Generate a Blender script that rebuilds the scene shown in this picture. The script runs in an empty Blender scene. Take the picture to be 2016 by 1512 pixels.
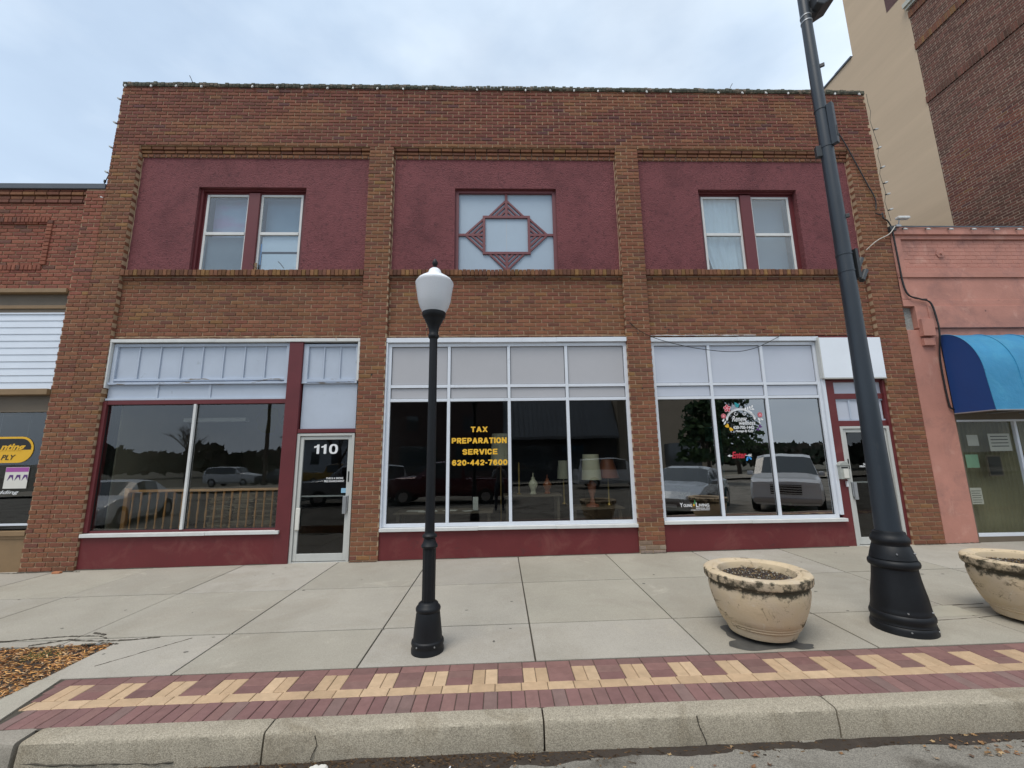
import bpy, math, random
from mathutils import Vector, Matrix, noise as mnoise
R = math.radians
random.seed(7)
S = bpy.context.scene
COL = S.collection
# ------------------------------------------------------------------ camera
CAM = (0.0, -7.5, 1.696)
cr, cu, cw = (0.99955097, -0.02683665, -0.01332885), (0.00852198, -0.17185097, 0.9850861), (0.02872699, 0.98475735, 0.1715451)
cd = bpy.data.cameras.new('camera'); cd.sensor_width = 36; cd.lens = 14.658; cd.clip_end = 5000; cd.clip_start = 0.05
cam = bpy.data.objects.new('camera', cd); COL.objects.link(cam)
cam.matrix_world = Matrix(((cr[0], cu[0], -cw[0], CAM[0]), (cr[1], cu[1], -cw[1], CAM[1]), (cr[2], cu[2], -cw[2], CAM[2]), (0, 0, 0, 1)))
S.camera = cam
# ------------------------------------------------------------------ light
SUN_EL, SUN_AZ = 62, 214          # azimuth: compass from +y, clockwise
W = bpy.data.worlds.new('World'); S.world = W; W.use_nodes = True
nt = W.node_tree; N = nt.nodes; Lk = nt.links
bg = N['Background']; bg.inputs['Strength'].default_value = 0.1
sky = N.new('ShaderNodeTexSky'); sky.sky_type = 'NISHITA'; sky.sun_disc = False
sky.sun_elevation = R(SUN_EL); sky.sun_rotation = R(SUN_AZ); sky.air_density = 1.0; sky.dust_density = 2.5
tc = N.new('ShaderNodeTexCoord')
mp = N.new('ShaderNodeMapping'); mp.inputs['Scale'].default_value = (1, 1, 2.2); mp.inputs['Location'].default_value = (0.6, 0.2, 0.1)
n1 = N.new('ShaderNodeTexNoise'); n1.inputs['Scale'].default_value = 1.7; n1.inputs['Detail'].default_value = 7; n1.inputs['Roughness'].default_value = 0.52
n2 = N.new('ShaderNodeTexNoise'); n2.inputs['Scale'].default_value = 3.1; n2.inputs['Detail'].default_value = 5
rp = N.new('ShaderNodeValToRGB'); rp.color_ramp.elements[0].position = 0.33; rp.color_ramp.elements[0].color = (.72, .72, .72, 1)
rp.color_ramp.elements[1].position = 0.62
r2 = N.new('ShaderNodeValToRGB'); r2.color_ramp.elements[0].position = 0.25; r2.color_ramp.elements[1].position = 0.72
sx = N.new('ShaderNodeSeparateXYZ'); grd = N.new('ShaderNodeMath'); grd.operation = 'MULTIPLY_ADD'; grd.inputs[1].default_value = .22
Lk.new(tc.outputs['Generated'], sx.inputs[0]); Lk.new(sx.outputs[0], grd.inputs[0]); Lk.new(n2.outputs[0], grd.inputs[2]); Lk.new(grd.outputs[0], r2.inputs[0])
r2.color_ramp.elements[0].color = (4.5, 5.6, 7.0, 1); r2.color_ramp.elements[1].color = (6.9, 7.8, 8.7, 1)
mx = N.new('ShaderNodeMixRGB')
Lk.new(tc.outputs['Generated'], mp.inputs[0]); Lk.new(mp.outputs[0], n1.inputs['Vector']); Lk.new(mp.outputs[0], n2.inputs['Vector'])
Lk.new(n1.outputs[0], rp.inputs[0]); Lk.new(rp.outputs[0], mx.inputs[0])
Lk.new(sky.outputs[0], mx.inputs[1]); Lk.new(r2.outputs[0], mx.inputs[2]); Lk.new(mx.outputs[0], bg.inputs['Color'])
sd = bpy.data.lights.new('sun', 'SUN'); sd.energy = 1.5; sd.angle = R(30); sd.color = (1, .945, .86)
so = bpy.data.objects.new('sun', sd); COL.objects.link(so)
az = R(SUN_AZ); dv = Vector((math.sin(az) * math.cos(R(SUN_EL)), math.cos(az) * math.cos(R(SUN_EL)), math.sin(R(SUN_EL))))
so.rotation_euler = (-dv).to_track_quat('-Z', 'Y').to_euler(); so.location = (0, -20, 30)
S.render.engine = 'CYCLES'
S.view_settings.view_transform = 'Standard'; S.view_settings.look = 'None'; S.view_settings.gamma = 1; S.view_settings.exposure = 0.5
S.cycles.max_bounces = 8; S.cycles.transparent_max_bounces = 16

# ------------------------------------------------------------------ helpers
GX, GY = 0.009704, 0.007071
def gz(x, y): return GX * x + GY * y
def tag(o, label=None, cat=None, group=None, kind=None):
    if label: o['label'] = label
    if cat: o['category'] = cat
    if group: o['group'] = group
    if kind: o['kind'] = kind
    return o
def empty(name, loc, label, cat, group=None, rz=0):
    o = bpy.data.objects.new(name, None); COL.objects.link(o); o.location = loc; o.rotation_euler = (0, 0, rz)
    o.empty_display_size = .2
    return tag(o, label, cat, group)
LOCALS = set()
class MB:
    def __init__(s): s.v = []; s.f = []; s.m = []; s.c = []; s.col = (1, 1, 1); s.mi = 0; s.sm = []; s.smooth = False
    def add(s, vs, fs, fr=None):
        b = len(s.v)
        for p in vs: s.v.append(fr(*p) if fr else tuple(p)); s.c.append(s.col)
        for f in fs: s.f.append([b + i for i in f]); s.m.append(s.mi); s.sm.append(s.smooth)
    def box(s, x0, x1, y0, y1, z0, z1, fr=None, ch=0):
        if ch:
            vs = [(x0, y1, z0), (x1, y1, z0), (x1, y1, z1), (x0, y1, z1), (x0, y0 + ch, z0), (x1, y0 + ch, z0), (x1, y0 + ch, z1), (x0, y0 + ch, z1),
                  (x0 + ch, y0, z0 + ch), (x1 - ch, y0, z0 + ch), (x1 - ch, y0, z1 - ch), (x0 + ch, y0, z1 - ch)]
            fs = [(0, 1, 2, 3)[::-1], (0, 1, 5, 4), (1, 2, 6, 5), (2, 3, 7, 6), (3, 0, 4, 7), (4, 5, 9, 8), (5, 6, 10, 9), (6, 7, 11, 10), (7, 4, 8, 11), (8, 9, 10, 11)]
            fs[0] = (3, 2, 1, 0)
            s.add(vs, fs, fr); return s
        vs = [(x0, y0, z0), (x1, y0, z0), (x1, y1, z0), (x0, y1, z0), (x0, y0, z1), (x1, y0, z1), (x1, y1, z1), (x0, y1, z1)]
        s.add(vs, [(0, 3, 2, 1), (4, 5, 6, 7), (0, 1, 5, 4), (1, 2, 6, 5), (2, 3, 7, 6), (3, 0, 4, 7)], fr); return s
    def poly(s, pts, y0, y1, fr=None):      # polygon in (x,z), extruded in y
        n = len(pts)
        vs = [(p[0], y0, p[1]) for p in pts] + [(p[0], y1, p[1]) for p in pts]
        s.add(vs, [tuple(range(n)), tuple(range(2 * n - 1, n - 1, -1))] + [(i, i + n, (i + 1) % n + n, (i + 1) % n) for i in range(n)], fr); return s
    def lathe(s, prof, c=(0, 0, 0), n=40, flute=None, cap=True):
        s.smooth = True; vs = []; fs = []
        for (r, z) in prof:
            for k in range(n):
                a = 2 * math.pi * k / n; rr = r * (1 + (flute * (k % 2) if flute and r > .05 else 0))
                vs.append((c[0] + rr * math.cos(a), c[1] + rr * math.sin(a), c[2] + z))
        for i in range(len(prof) - 1):
            for k in range(n):
                fs.append((i * n + k, i * n + (k + 1) % n, (i + 1) * n + (k + 1) % n, (i + 1) * n + k))
        if cap: fs.append(tuple(range(n))[::-1]); fs.append(tuple(range((len(prof) - 1) * n, len(prof) * n)))
        s.add(vs, fs); s.smooth = False; return s
    def tube(s, pts, r, n=8):
        s.smooth = True; pts = [Vector(p) for p in pts]; vs = []; fs = []; up = Vector((0.13, 0.31, 1)).normalized()
        for i, p in enumerate(pts):
            d = (pts[min(i + 1, len(pts) - 1)] - pts[max(i - 1, 0)]).normalized()
            a = d.cross(up)
            if a.length < .05: a = d.cross(Vector((1, 0, 0)))
            a.normalize(); b = a.cross(d); rr = r[i] if isinstance(r, (list, tuple)) else r
            for k in range(n):
                t = 2 * math.pi * k / n; vs.append(tuple(p + a * math.cos(t) * rr + b * math.sin(t) * rr))
        for i in range(len(pts) - 1):
            for k in range(n): fs.append((i * n + k, i * n + (k + 1) % n, (i + 1) * n + (k + 1) % n, (i + 1) * n + k))
        fs.append(tuple(range(n))[::-1]); fs.append(tuple(range((len(pts) - 1) * n, len(pts) * n)))
        s.add(vs, fs); s.smooth = False; return s
    def build(s, name, mats, parent=None, tint=False, bevel=0, loc=None):
        me = bpy.data.meshes.new(name); me.from_pydata(s.v, [], s.f); me.update()
        mats = mats if isinstance(mats, (list, tuple)) else [mats]
        for m in mats: me.materials.append(m)
        me.polygons.foreach_set('material_index', s.m); me.polygons.foreach_set('use_smooth', s.sm)
        if tint:
            a = me.color_attributes.new('tint', 'FLOAT_COLOR', 'POINT'); a.data.foreach_set('color', [q for c in s.c for q in (*c, 1)])
        o = bpy.data.objects.new(name, me); COL.objects.link(o)
        if any(s.sm): me.set_sharp_from_angle(angle=R(38))
        if bevel:
            b = o.modifiers.new('bevel', 'BEVEL'); b.width = bevel; b.segments = 2; b.limit_method = 'ANGLE'; b.angle_limit = R(40); b.harden_normals = False
        if parent:
            o.parent = parent
            if parent.type == 'EMPTY' and parent.name not in LOCALS: o.matrix_parent_inverse = Matrix.Translation(-Vector(parent.location))
        return o
def struct(o, label=None): o['kind'] = 'structure'; return o

def mat(name, col, rough=.7, var=.12, vs=6.0, bs=0, bstr=.3, bd=.01, metal=0, spec=.5, tint=False, col2=None, c2pos=(.45, .6), c2s=2.0, ior=None, coat=0, speck=None, stretch=None, stain=None):
    m = bpy.data.materials.new(name); m.use_nodes = True; t = m.node_tree; n = t.nodes; l = t.links
    p = n['Principled BSDF']; p.inputs['Roughness'].default_value = rough; p.inputs['Metallic'].default_value = metal
    p.inputs['Specular IOR Level'].default_value = spec; p.inputs['Coat Weight'].default_value = coat
    geo = n.new('ShaderNodeNewGeometry'); vec = geo.outputs['Position']
    if stretch:
        q = n.new('ShaderNodeMapping'); q.inputs['Scale'].default_value = stretch; l.new(vec, q.inputs[0]); vec = q.outputs[0]
    if tint:
        a = n.new('ShaderNodeAttribute'); a.attribute_name = 'tint'; base = a.outputs['Color']
    else:
        a = n.new('ShaderNodeRGB'); a.outputs[0].default_value = (*col, 1); base = a.outputs[0]
    if col2:
        z = n.new('ShaderNodeTexNoise'); z.inputs['Scale'].default_value = c2s; z.inputs['Detail'].default_value = 7; z.inputs['Roughness'].default_value = .6; l.new(vec, z.inputs['Vector'])
        rr = n.new('ShaderNodeValToRGB'); rr.color_ramp.elements[0].position = c2pos[0]; rr.color_ramp.elements[1].position = c2pos[1]; l.new(z.outputs[0], rr.inputs[0])
        x = n.new('ShaderNodeMixRGB'); l.new(rr.outputs[0], x.inputs[0]); l.new(base, x.inputs[1]); x.inputs[2].default_value = (*col2, 1); base = x.outputs[0]
    for (c3, sc, pos) in (stain or []):
        z = n.new('ShaderNodeTexNoise'); z.inputs['Scale'].default_value = sc; z.inputs['Detail'].default_value = 8; z.inputs['Roughness'].default_value = .68; z.inputs['Distortion'].default_value = .6; l.new(vec, z.inputs['Vector'])
        rr = n.new('ShaderNodeValToRGB'); rr.color_ramp.elements[0].position = pos[0]; rr.color_ramp.elements[1].position = pos[1]; l.new(z.outputs[0], rr.inputs[0])
        x = n.new('ShaderNodeMixRGB'); l.new(rr.outputs[0], x.inputs[0]); l.new(base, x.inputs[1]); x.inputs[2].default_value = (*c3, 1); base = x.outputs[0]
    if var:
        z = n.new('ShaderNodeTexNoise'); z.inputs['Scale'].default_value = vs; z.inputs['Detail'].default_value = 8; z.inputs['Roughness'].default_value = .65; l.new(vec, z.inputs['Vector'])
        mr = n.new('ShaderNodeMapRange'); mr.inputs['From Min'].default_value = .25; mr.inputs['From Max'].default_value = .75
        mr.inputs['To Min'].default_value = 1 - var; mr.inputs['To Max'].default_value = 1 + var; l.new(z.outputs[0], mr.inputs[0])
        x = n.new('ShaderNodeVectorMath'); x.operation = 'SCALE'; l.new(base, x.inputs[0]); l.new(mr.outputs[0], x.inputs['Scale']); base = x.outputs[0]
    if speck:
        sc, lo, hi = speck
        z = n.new('ShaderNodeTexVoronoi'); z.inputs['Scale'].default_value = sc; l.new(vec, z.inputs['Vector'])
        sp = n.new('ShaderNodeSeparateColor'); l.new(z.outputs['Color'], sp.inputs[0])
        mr = n.new('ShaderNodeMapRange'); mr.inputs['To Min'].default_value = lo; mr.inputs['To Max'].default_value = hi; l.new(sp.outputs[0], mr.inputs[0])
        x = n.new('ShaderNodeVectorMath'); x.operation = 'SCALE'; l.new(base, x.inputs[0]); l.new(mr.outputs[0], x.inputs['Scale']); base = x.outputs[0]
    l.new(base, p.inputs['Base Color'])
    if bs:
        z = n.new('ShaderNodeTexNoise'); z.inputs['Scale'].default_value = bs; z.inputs['Detail'].default_value = 6; z.inputs['Roughness'].default_value = .6; l.new(vec, z.inputs['Vector'])
        b = n.new('ShaderNodeBump'); b.inputs['Strength'].default_value = bstr; b.inputs['Distance'].default_value = bd
        l.new(z.outputs[0], b.inputs['Height']); l.new(b.outputs[0], p.inputs['Normal'])
    return m
def glass(name, tint=(.9, .93, .92), boost=1.7, add=0.0, rough=0.0):
    m = bpy.data.materials.new(name); m.use_nodes = True; t = m.node_tree; n = t.nodes; l = t.links
    n.remove(n['Principled BSDF']); out = n['Material Output']
    fr = n.new('ShaderNodeFresnel'); fr.inputs['IOR'].default_value = 1.5
    g = n.new('ShaderNodeNewGeometry'); inv = n.new('ShaderNodeMath'); inv.operation = 'SUBTRACT'; inv.inputs[0].default_value = 1; l.new(g.outputs['Backfacing'], inv.inputs[1])
    mu = n.new('ShaderNodeMath'); mu.operation = 'MULTIPLY_ADD'; mu.inputs[1].default_value = boost; mu.inputs[2].default_value = add; mu.use_clamp = True; l.new(fr.outputs[0], mu.inputs[0])
    m2 = n.new('ShaderNodeMath'); m2.operation = 'MULTIPLY'; l.new(mu.outputs[0], m2.inputs[0]); l.new(inv.outputs[0], m2.inputs[1])
    tr = n.new('ShaderNodeBsdfTransparent'); tr.inputs[0].default_value = (*tint, 1)
    gl = n.new('ShaderNodeBsdfGlossy'); gl.inputs['Roughness'].default_value = rough
    nz = n.new('ShaderNodeTexNoise'); nz.inputs['Scale'].default_value = 1.1; l.new(g.outputs['Position'], nz.inputs['Vector'])
    bp = n.new('ShaderNodeBump'); bp.inputs['Strength'].default_value = .06; bp.inputs['Distance'].default_value = .02; l.new(nz.outputs[0], bp.inputs['Height']); l.new(bp.outputs[0], gl.inputs['Normal'])
    mi = n.new('ShaderNodeMixShader'); l.new(m2.outputs[0], mi.inputs[0]); l.new(tr.outputs[0], mi.inputs[1]); l.new(gl.outputs[0], mi.inputs[2])
    l.new(mi.outputs[0], out.inputs['Surface']); return m
def emis(name, col, st):
    m = bpy.data.materials.new(name); m.use_nodes = True; p = m.node_tree.nodes['Principled BSDF']
    p.inputs['Base Color'].default_value = (*col, 1); p.inputs['Emission Color'].default_value = (*col, 1); p.inputs['Emission Strength'].default_value = st; return m

M = dict(
    brick=mat('brick', (1, 1, 1), .85, .24, 22, 95, .6, .006, tint=True, spec=.25, stain=[((.085, .048, .034), 1.3, (.56, 1.0)), ((.26, .15, .10), 2.4, (.62, 1.1))]),
    mortar=mat('mortar', (.42, .295, .19), .9, .3, 9, 120, .5, .004, spec=.2),
    mortar_dark=mat('mortar_dark', (.30, .225, .17), .9, .3, 9, 60, .4, .004, spec=.2),
    stucco=mat('maroon_stucco', (.185, .058, .062), .8, .13, 1.3, 30, 1.0, .03, col2=(.120, .036, .040), c2pos=(.5, .75), c2s=1.6, stain=[((.105, .034, .038), 16, (.52, .66)), ((.22, .075, .08), 22, (.60, .72))], spec=.3),
    red=mat('maroon_paint', (.135, .024, .026), .5, .10, 2.2, 30, .22, .006, spec=.35, stain=[((.085, .03, .03), 5, (.60, .74)), ((.17, .05, .045), 2.1, (.52, .72)), ((.22, .13, .11), 26, (.70, .74))]),
    redwood=mat('maroon_wood', (.125, .024, .027), .45, .12, 3, 45, .25, .004, spec=.4),
    trim=mat('maroon_trim', (.16, .045, .05), .5, .08, 3),
    blue=mat('pale_blue_paint', (.44, .49, .57), .55, .06, 2.5, 30, .1, .003, spec=.4, stain=[((.30, .33, .36), 4.5, (.63, .75))]),
    bluepeel=mat('peeling_blue_paint', (.42, .48, .58), .7, .1, 6, 50, .3, .005, col2=(.20, .17, .14), c2pos=(.56, .62), c2s=9, stretch=(.35, 1, 3)),
    white=mat('white_metal_frame', (.66, .69, .74), .35, .05, 3, metal=0, spec=.5, stain=[((.40, .42, .44), 3.2, (.62, .8))]),
    alum=mat('cream_aluminium', (.50, .50, .47), .4, .06, 4, spec=.5),
    whitetrim=mat('white_trim', (.62, .62, .60), .5, .10, 4, 40, .1, .003),
    grey_panel=mat('grey_panel', (.42, .415, .43), .45, .05, .8),
    lav_panel=mat('lavender_panel', (.50, .53, .60), .45, .05, .8),
    board=mat('white_board', (.78, .82, .87), .45, .05, 1.2),
    vinyl_white=mat('white_vinyl', (.75, .75, .75), .5, 0), gold=mat('gold_vinyl', (.82, .46, .035), .45, .05, 10),
    ylw=mat('yellow_vinyl', (.75, .42, .02), .5, 0), black=mat('black_vinyl', (.012, .012, .012), .5, 0),
    rv=mat('crimson_vinyl', (.5, .02, .04), .5, 0), pink=mat('pink_vinyl', (.75, .35, .38), .5, 0), teal=mat('teal_vinyl', (.02, .30, .33), .5, 0),
    purple=mat('violet_vinyl', (.10, .03, .16), .5, 0), bl=mat('sky_blue_vinyl', (.04, .28, .65), .5, 0), green=mat('green_vinyl', (.03, .30, .10), .5, 0),
    gasket=mat('black_gasket', (.015, .015, .015), .6, 0),
    glass=glass('storefront_glass', (.80, .82, .81), 2.4, .025), glass2=glass('tinted_reflective_glass', (.62, .70, .68), 3.8, .20),
    plainglass=glass('plain_shop_glass', (.85, .86, .84), .6), sashglass=glass('sash_glass', (.85, .9, .92), 3.0, .06), doorglass=glass('door_glass', (.75, .77, .77), 1.6),
    black_metal=mat('black_cast_iron', (.008, .009, .011), .5, .25, 12, 60, .12, .003, spec=.3, stain=[((.03, .028, .026), 7, (.66, .78)), ((.12, .11, .10), 40, (.76, .79))]),
    pole=mat('painted_steel_pole', (.024, .032, .042), .40, .25, 5, 30, .06, .003, spec=.5, stretch=(1, 1, .25), stain=[((.06, .062, .065), 4, (.60, .78)), ((.10, .09, .085), 26, (.74, .78))]),
    steel=mat('galvanised_steel', (.35, .36, .37), .4, .1, 10, metal=.6), darkmetal=mat('dark_grey_metal', (.03, .033, .036), .5, .1, 8),
    concrete=mat('sidewalk_concrete', (.40, .355, .285), .88, .08, 1.4, 160, .35, .003, tint=False, speck=(260, .86, 1.14), stain=[((.33, .295, .24), 1.1, (.50, .75)), ((.42, .40, .355), 2.0, (.60, .72)), ((.17, .155, .135), 9, (.70, .76)), ((.20, .185, .16), 34, (.73, .76)), ((.27, .25, .21), .6, (.5, .8))], spec=.25),
    slab=mat('sidewalk_slab', (1, 1, 1), .88, .08, 1.4, 160, .35, .003, tint=True, speck=(260, .86, 1.14), stain=[((.33, .295, .24), 1.1, (.50, .75)), ((.44, .40, .33), 2.0, (.60, .72)), ((.19, .17, .135), 9, (.70, .76)), ((.20, .185, .16), 34, (.73, .76)), ((.30, .27, .215), .6, (.5, .8))], spec=.25),
    joint=mat('joint_dirt', (.07, .06, .045), .95, .3, 20),
    kerb=mat('exposed_aggregate', (.375, .33, .255), .9, .12, 2, 140, .8, .005, speck=(190, .68, 1.28), stain=[((.25, .21, .15), 2.2, (.5, .68))], spec=.2),
    kerb2=mat('smooth_kerb_concrete', (.30, .27, .225), .9, .15, 3, 90, .4, .004, speck=(240, .8, 1.2), spec=.2),
    asphalt=mat('asphalt', (.215, .198, .168), .9, .2, 1.5, 110, .7, .006, speck=(190, .7, 1.35), stain=[((.11, .097, .08), 1.3, (.5, .62)), ((.24, .225, .19), 1.2, (.58, .64))], spec=.25),
    paver=mat('clay_paver', (1, 1, 1), .8, .16, 12, 90, .4, .004, tint=True, spec=.25),
    tan=mat('tan_painted_brick', (.58, .43, .29), .8, .07, .7, 14, .3, .01, stretch=(1, .35, 3.5), spec=.25),
    pinkw=mat('pink_painted_masonry', (.46, .215, .165), .75, .14, 1.8, 32, .35, .01, stain=[((.27, .14, .12), 1.3, (.50, .74)), ((.52, .28, .22), 2.9, (.56, .7)), ((.10, .06, .055), 7, (.69, .72))], spec=.3),
    tanwood=mat('tan_painted_wood', (.235, .15, .075), .6, .12, 3, 30, .15, .004),
    brownwood=mat('brown_painted_wood', (.13, .10, .068), .6, .12, 3, 30, .15, .004),
    siding=mat('white_siding', (.66, .71, .78), .45, .05, 2), greycap=mat('grey_metal_cap', (.075, .085, .10), .5, .1, 3),
    awn=mat('blue_vinyl_awning', (.03, .22, .40), .5, .12, 1.6, 4, .35, .05, spec=.4, stain=[((.06, .30, .46), 1.5, (.5, .8))]), awn2=mat('navy_awning_end', (.010, .052, .20), .5, .05, 2),
    planter=None, soil=mat('dark_potting_soil', (.016, .011, .009), .95, .4, 60, 130, 1, .01, speck=(110, .3, 5.5)),
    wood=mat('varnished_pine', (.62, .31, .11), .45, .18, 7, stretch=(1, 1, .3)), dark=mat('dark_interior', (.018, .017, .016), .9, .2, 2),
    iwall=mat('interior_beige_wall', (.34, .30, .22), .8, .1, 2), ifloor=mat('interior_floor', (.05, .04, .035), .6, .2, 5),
    cream=mat('cream_fabric', (.62, .57, .40), .8, .06, 12), brass=mat('brass', (.5, .33, .1), .3, .1, 8, metal=.8), orange=mat('orange_ceramic', (.30, .09, .035), .3, .05), copper=mat('copper_glaze', (.35, .13, .08), .25, .1, 6), ceramic=mat('cream_ceramic', (.62, .58, .42), .25, .05),
    paper=mat('paper', (.66, .64, .58), .8, .05, 4), cloth=mat('white_curtain', (.60, .66, .70), .85, .08, 3), greyscreen=mat('grey_screen', (.22, .245, .26), .7, .1, 3),
    mulch=mat('bark_chips', (1, 1, 1), .9, .25, 40, tint=True, spec=.1), dirt=mat('damp_dirt', (.045, .033, .024), .95, .3, 10, 60, 1, .01),
    leafd=mat('dead_leaf', (1, 1, 1), .7, .2, 40, tint=True), leaf=mat('green_foliage', (1, 1, 1), .7, .15, 5, tint=True, spec=.2),
    bark=mat('tree_bark', (.075, .06, .048), .9, .25, 8, 30, .6, .01), cable=mat('black_cable', (.012, .012, .012), .5, 0), greycable=mat('cream_cable', (.5, .46, .40), .6, .1),
    bulb=mat('white_bulb', (.48, .48, .46), .25, 0, spec=.6), coping=mat('mossy_coping_brick', (.085, .085, .06), .95, .35, 12, 60, .8, .01, col2=(.20, .15, .11), c2pos=(.5, .66), c2s=6),
    blinds=mat('olive_vertical_blinds', (.24, .22, .13), .7, .08, 4), cornice=mat('white_cornice', (.5, .48, .40), .6, .08, 3), tyre=mat('rubber_tyre', (.015, .015, .015), .8, 0), rim=mat('alloy_rim', (.45, .45, .46), .3, 0, metal=.8),
    carglass=mat('car_window', (.05, .062, .066), .06, 0, spec=.9), lamplens=mat('headlamp_lens', (.7, .7, .7), .1, 0, spec=.9), roofmetal=mat('ribbed_metal_roof', (.16, .17, .18), .4, .1, 1, metal=.3),  # car_window base colour lightened to imitate reflected sky
    magenta=mat('magenta_print', (.35, .08, .32), .5, .05), mortar_mid=mat('mortar_mid', (.30, .21, .155), .9, .3, 9, 60, .4, .004, spec=.2),
    stain=mat('wet_concrete', (.085, .082, .075), .6, .3, 8, 100, .3, .003, spec=.5), cement=mat('bare_grey_cement', (.30, .30, .28), .9, .25, 14, 40, 1, .02),
)
def text(name, s, cx, cz, w, h, y, m, parent, bold=.02, shear=0, italic=False, al='C'):
    cv = bpy.data.curves.new(name, 'FONT'); cv.body = s; cv.offset = bold; cv.extrude = .004; cv.shear = shear
    o = bpy.data.objects.new('tmp', cv); COL.objects.link(o)
    me = bpy.data.meshes.new_from_object(o.evaluated_get(bpy.context.evaluated_depsgraph_get()))
    bpy.data.objects.remove(o); bpy.data.curves.remove(cv)
    xs = [v.co.x for v in me.vertices]; ys = [v.co.y for v in me.vertices]; x0, x1, y0, y1 = min(xs), max(xs), min(ys), max(ys)
    for v in me.vertices:
        X = (v.co.x - (x0 + x1) / 2) / (x1 - x0) * w + cx; Z = (v.co.y - (y0 + y1) / 2) / (y1 - y0) * h + cz
        v.co = (X, y - (.0008 if v.co.z > 0 else 0), Z)
    me.materials.clear(); me.materials.append(m); me.name = name
    o = bpy.data.objects.new(name, me); COL.objects.link(o); o.parent = parent
    if parent and parent.type == 'EMPTY': o.matrix_parent_inverse = Matrix.Translation(-Vector(parent.location))
    return o
GLY = {'T': [[(0, 1), (1, 1)], [(.5, 1), (.5, 0)]], 'A': [[(0, 0), (.5, 1)], [(.5, 1), (1, 0)], [(.22, .3), (.78, .3)]], 'X': [[(0, 0), (1, 1)], [(0, 1), (1, 0)]],
 'P': [[(0, 0), (0, 1), (.7, 1), (1, .85), (1, .6), (.7, .45), (0, .45)]], 'R': [[(0, 0), (0, 1), (.7, 1), (1, .85), (1, .62), (.7, .47), (0, .47)], [(.5, .47), (1, 0)]],
 'E': [[(1, 1), (0, 1), (0, 0), (1, 0)], [(0, .5), (.88, .5)]], 'I': [[(.5, 0), (.5, 1)]], 'O': [[(.3, 1), (.7, 1), (1, .72), (1, .28), (.7, 0), (.3, 0), (0, .28), (0, .72), (.3, 1)]], 'N': [[(0, 0), (0, 1), (1, 0), (1, 1)]],
 'S': [[(1, .80), (.7, 1), (.3, 1), (0, .82), (0, .66), (.3, .55), (.7, .47), (1, .34), (1, .18), (.7, 0), (.3, 0), (0, .2)]], 'V': [[(0, 1), (.5, 0), (1, 1)]], 'C': [[(1, .75), (.7, 1), (.3, 1), (0, .72), (0, .28), (.3, 0), (.7, 0), (1, .25)]],
 '-': [[(.1, .4), (.9, .4)]], '4': [[(.75, 0), (.75, 1), (0, .3), (1, .3)]], '7': [[(0, 1), (1, 1), (.4, 0)]], '2': [[(0, .78), (.3, 1), (.7, 1), (1, .8), (1, .62), (0, 0), (1, 0)]],
 '6': [[(.95, .85), (.7, 1), (.3, 1), (0, .7), (0, .28), (.3, 0), (.7, 0), (1, .22), (1, .4), (.7, .6), (.3, .6), (0, .4)]], '0': [[(.3, 1), (.7, 1), (1, .7), (1, .3), (.7, 0), (.3, 0), (0, .3), (0, .7), (.3, 1)]]}
WD_ = {'I': .25, '-': .55, 'N': 1.08, 'O': 1.12, 'A': 1.15, 'V': 1.15, 'X': 1.1}
def blocktext(name, s, cx, cz, w, h, y, m, parent, sw=.27):
    mb = MB(); t = sw * h; gap = .16; ws = [WD_.get(c, 1) for c in s]; k_ = (w) / (sum(ws) + gap * (len(s) - 1)); x = cx - w / 2; dy = 0
    for c, wd in zip(s, ws):
        gw = wd * k_ - t * .95
        for pl in GLY[c]:
            P = [(x + t / 2 + (0 if c == 'I' else max(gw, 0) * p[0]), cz - h / 2 + t * .42 + (h - t * .84) * p[1]) for p in pl]
            if c == 'I': P = [(x + wd * k_ / 2, p[1]) for p in P]
            for i in range(len(P) - 1):
                (ax, az), (bx, bz) = P[i], P[i + 1]; L_ = math.hypot(bx - ax, bz - az) or 1; ux, uz = (bx - ax) / L_, (bz - az) / L_; hor = abs(ux) > .9
                tt = t * (.84 if hor else 1); nx_, nz_ = -uz * tt / 2, ux * tt / 2; ex = .42 * t if len(pl) < 6 else .22 * t
                if c in 'AVX': ex = 0 if not hor else -.05 * t
                if c in 'AVX' and not hor: nx_, nz_ = (t * .56 if uz < 0 else -t * .56), 0; mb.poly([(ax - abs(nx_), az + (-t * .42 if az < bz else t * .42)), (bx - abs(nx_), bz + (t * .42 if az < bz else -t * .42)), (bx + abs(nx_), bz + (t * .42 if az < bz else -t * .42)), (ax + abs(nx_), az + (-t * .42 if az < bz else t * .42))][::(1 if bz > az else -1)], y - dy, y + .0005); dy += .00003; continue
                a_, b_ = (ax - ux * ex, az - uz * ex), (bx + ux * ex, bz + uz * ex)
                mb.poly([(a_[0] - nx_, a_[1] - nz_), (b_[0] - nx_, b_[1] - nz_), (b_[0] + nx_, b_[1] + nz_), (a_[0] + nx_, a_[1] + nz_)], y - dy, y + .0005); dy += .00003
        x += (wd + gap) * k_
    return mb.build(name, m, parent)
C, BL, MO = .0764, .229, .0076
PAL_BROWN = [(.215, .090, .048), (.195, .080, .046), (.230, .100, .054), (.220, .094, .050), (.205, .082, .049), (.222, .106, .050), (.165, .070, .045), (.24, .122, .050)]
WB = [5, 5, 4, 4, 4, 1.5, 1.5, .35]
PAL_TOP = [(.178, .066, .045), (.160, .058, .041), (.198, .076, .047), (.188, .070, .042), (.140, .055, .040), (.20, .095, .044), (.12, .052, .046)]
WT = [5, 5, 4, 4, 2.5, .5, .8]
PAL_OCH = [(.213, .098, .049), (.200, .088, .047), (.225, .108, .051), (.182, .080, .046), (.235, .126, .050), (.155, .068, .044)]
WO = [4, 5, 2.5, 4, .6, 1.6]
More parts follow.
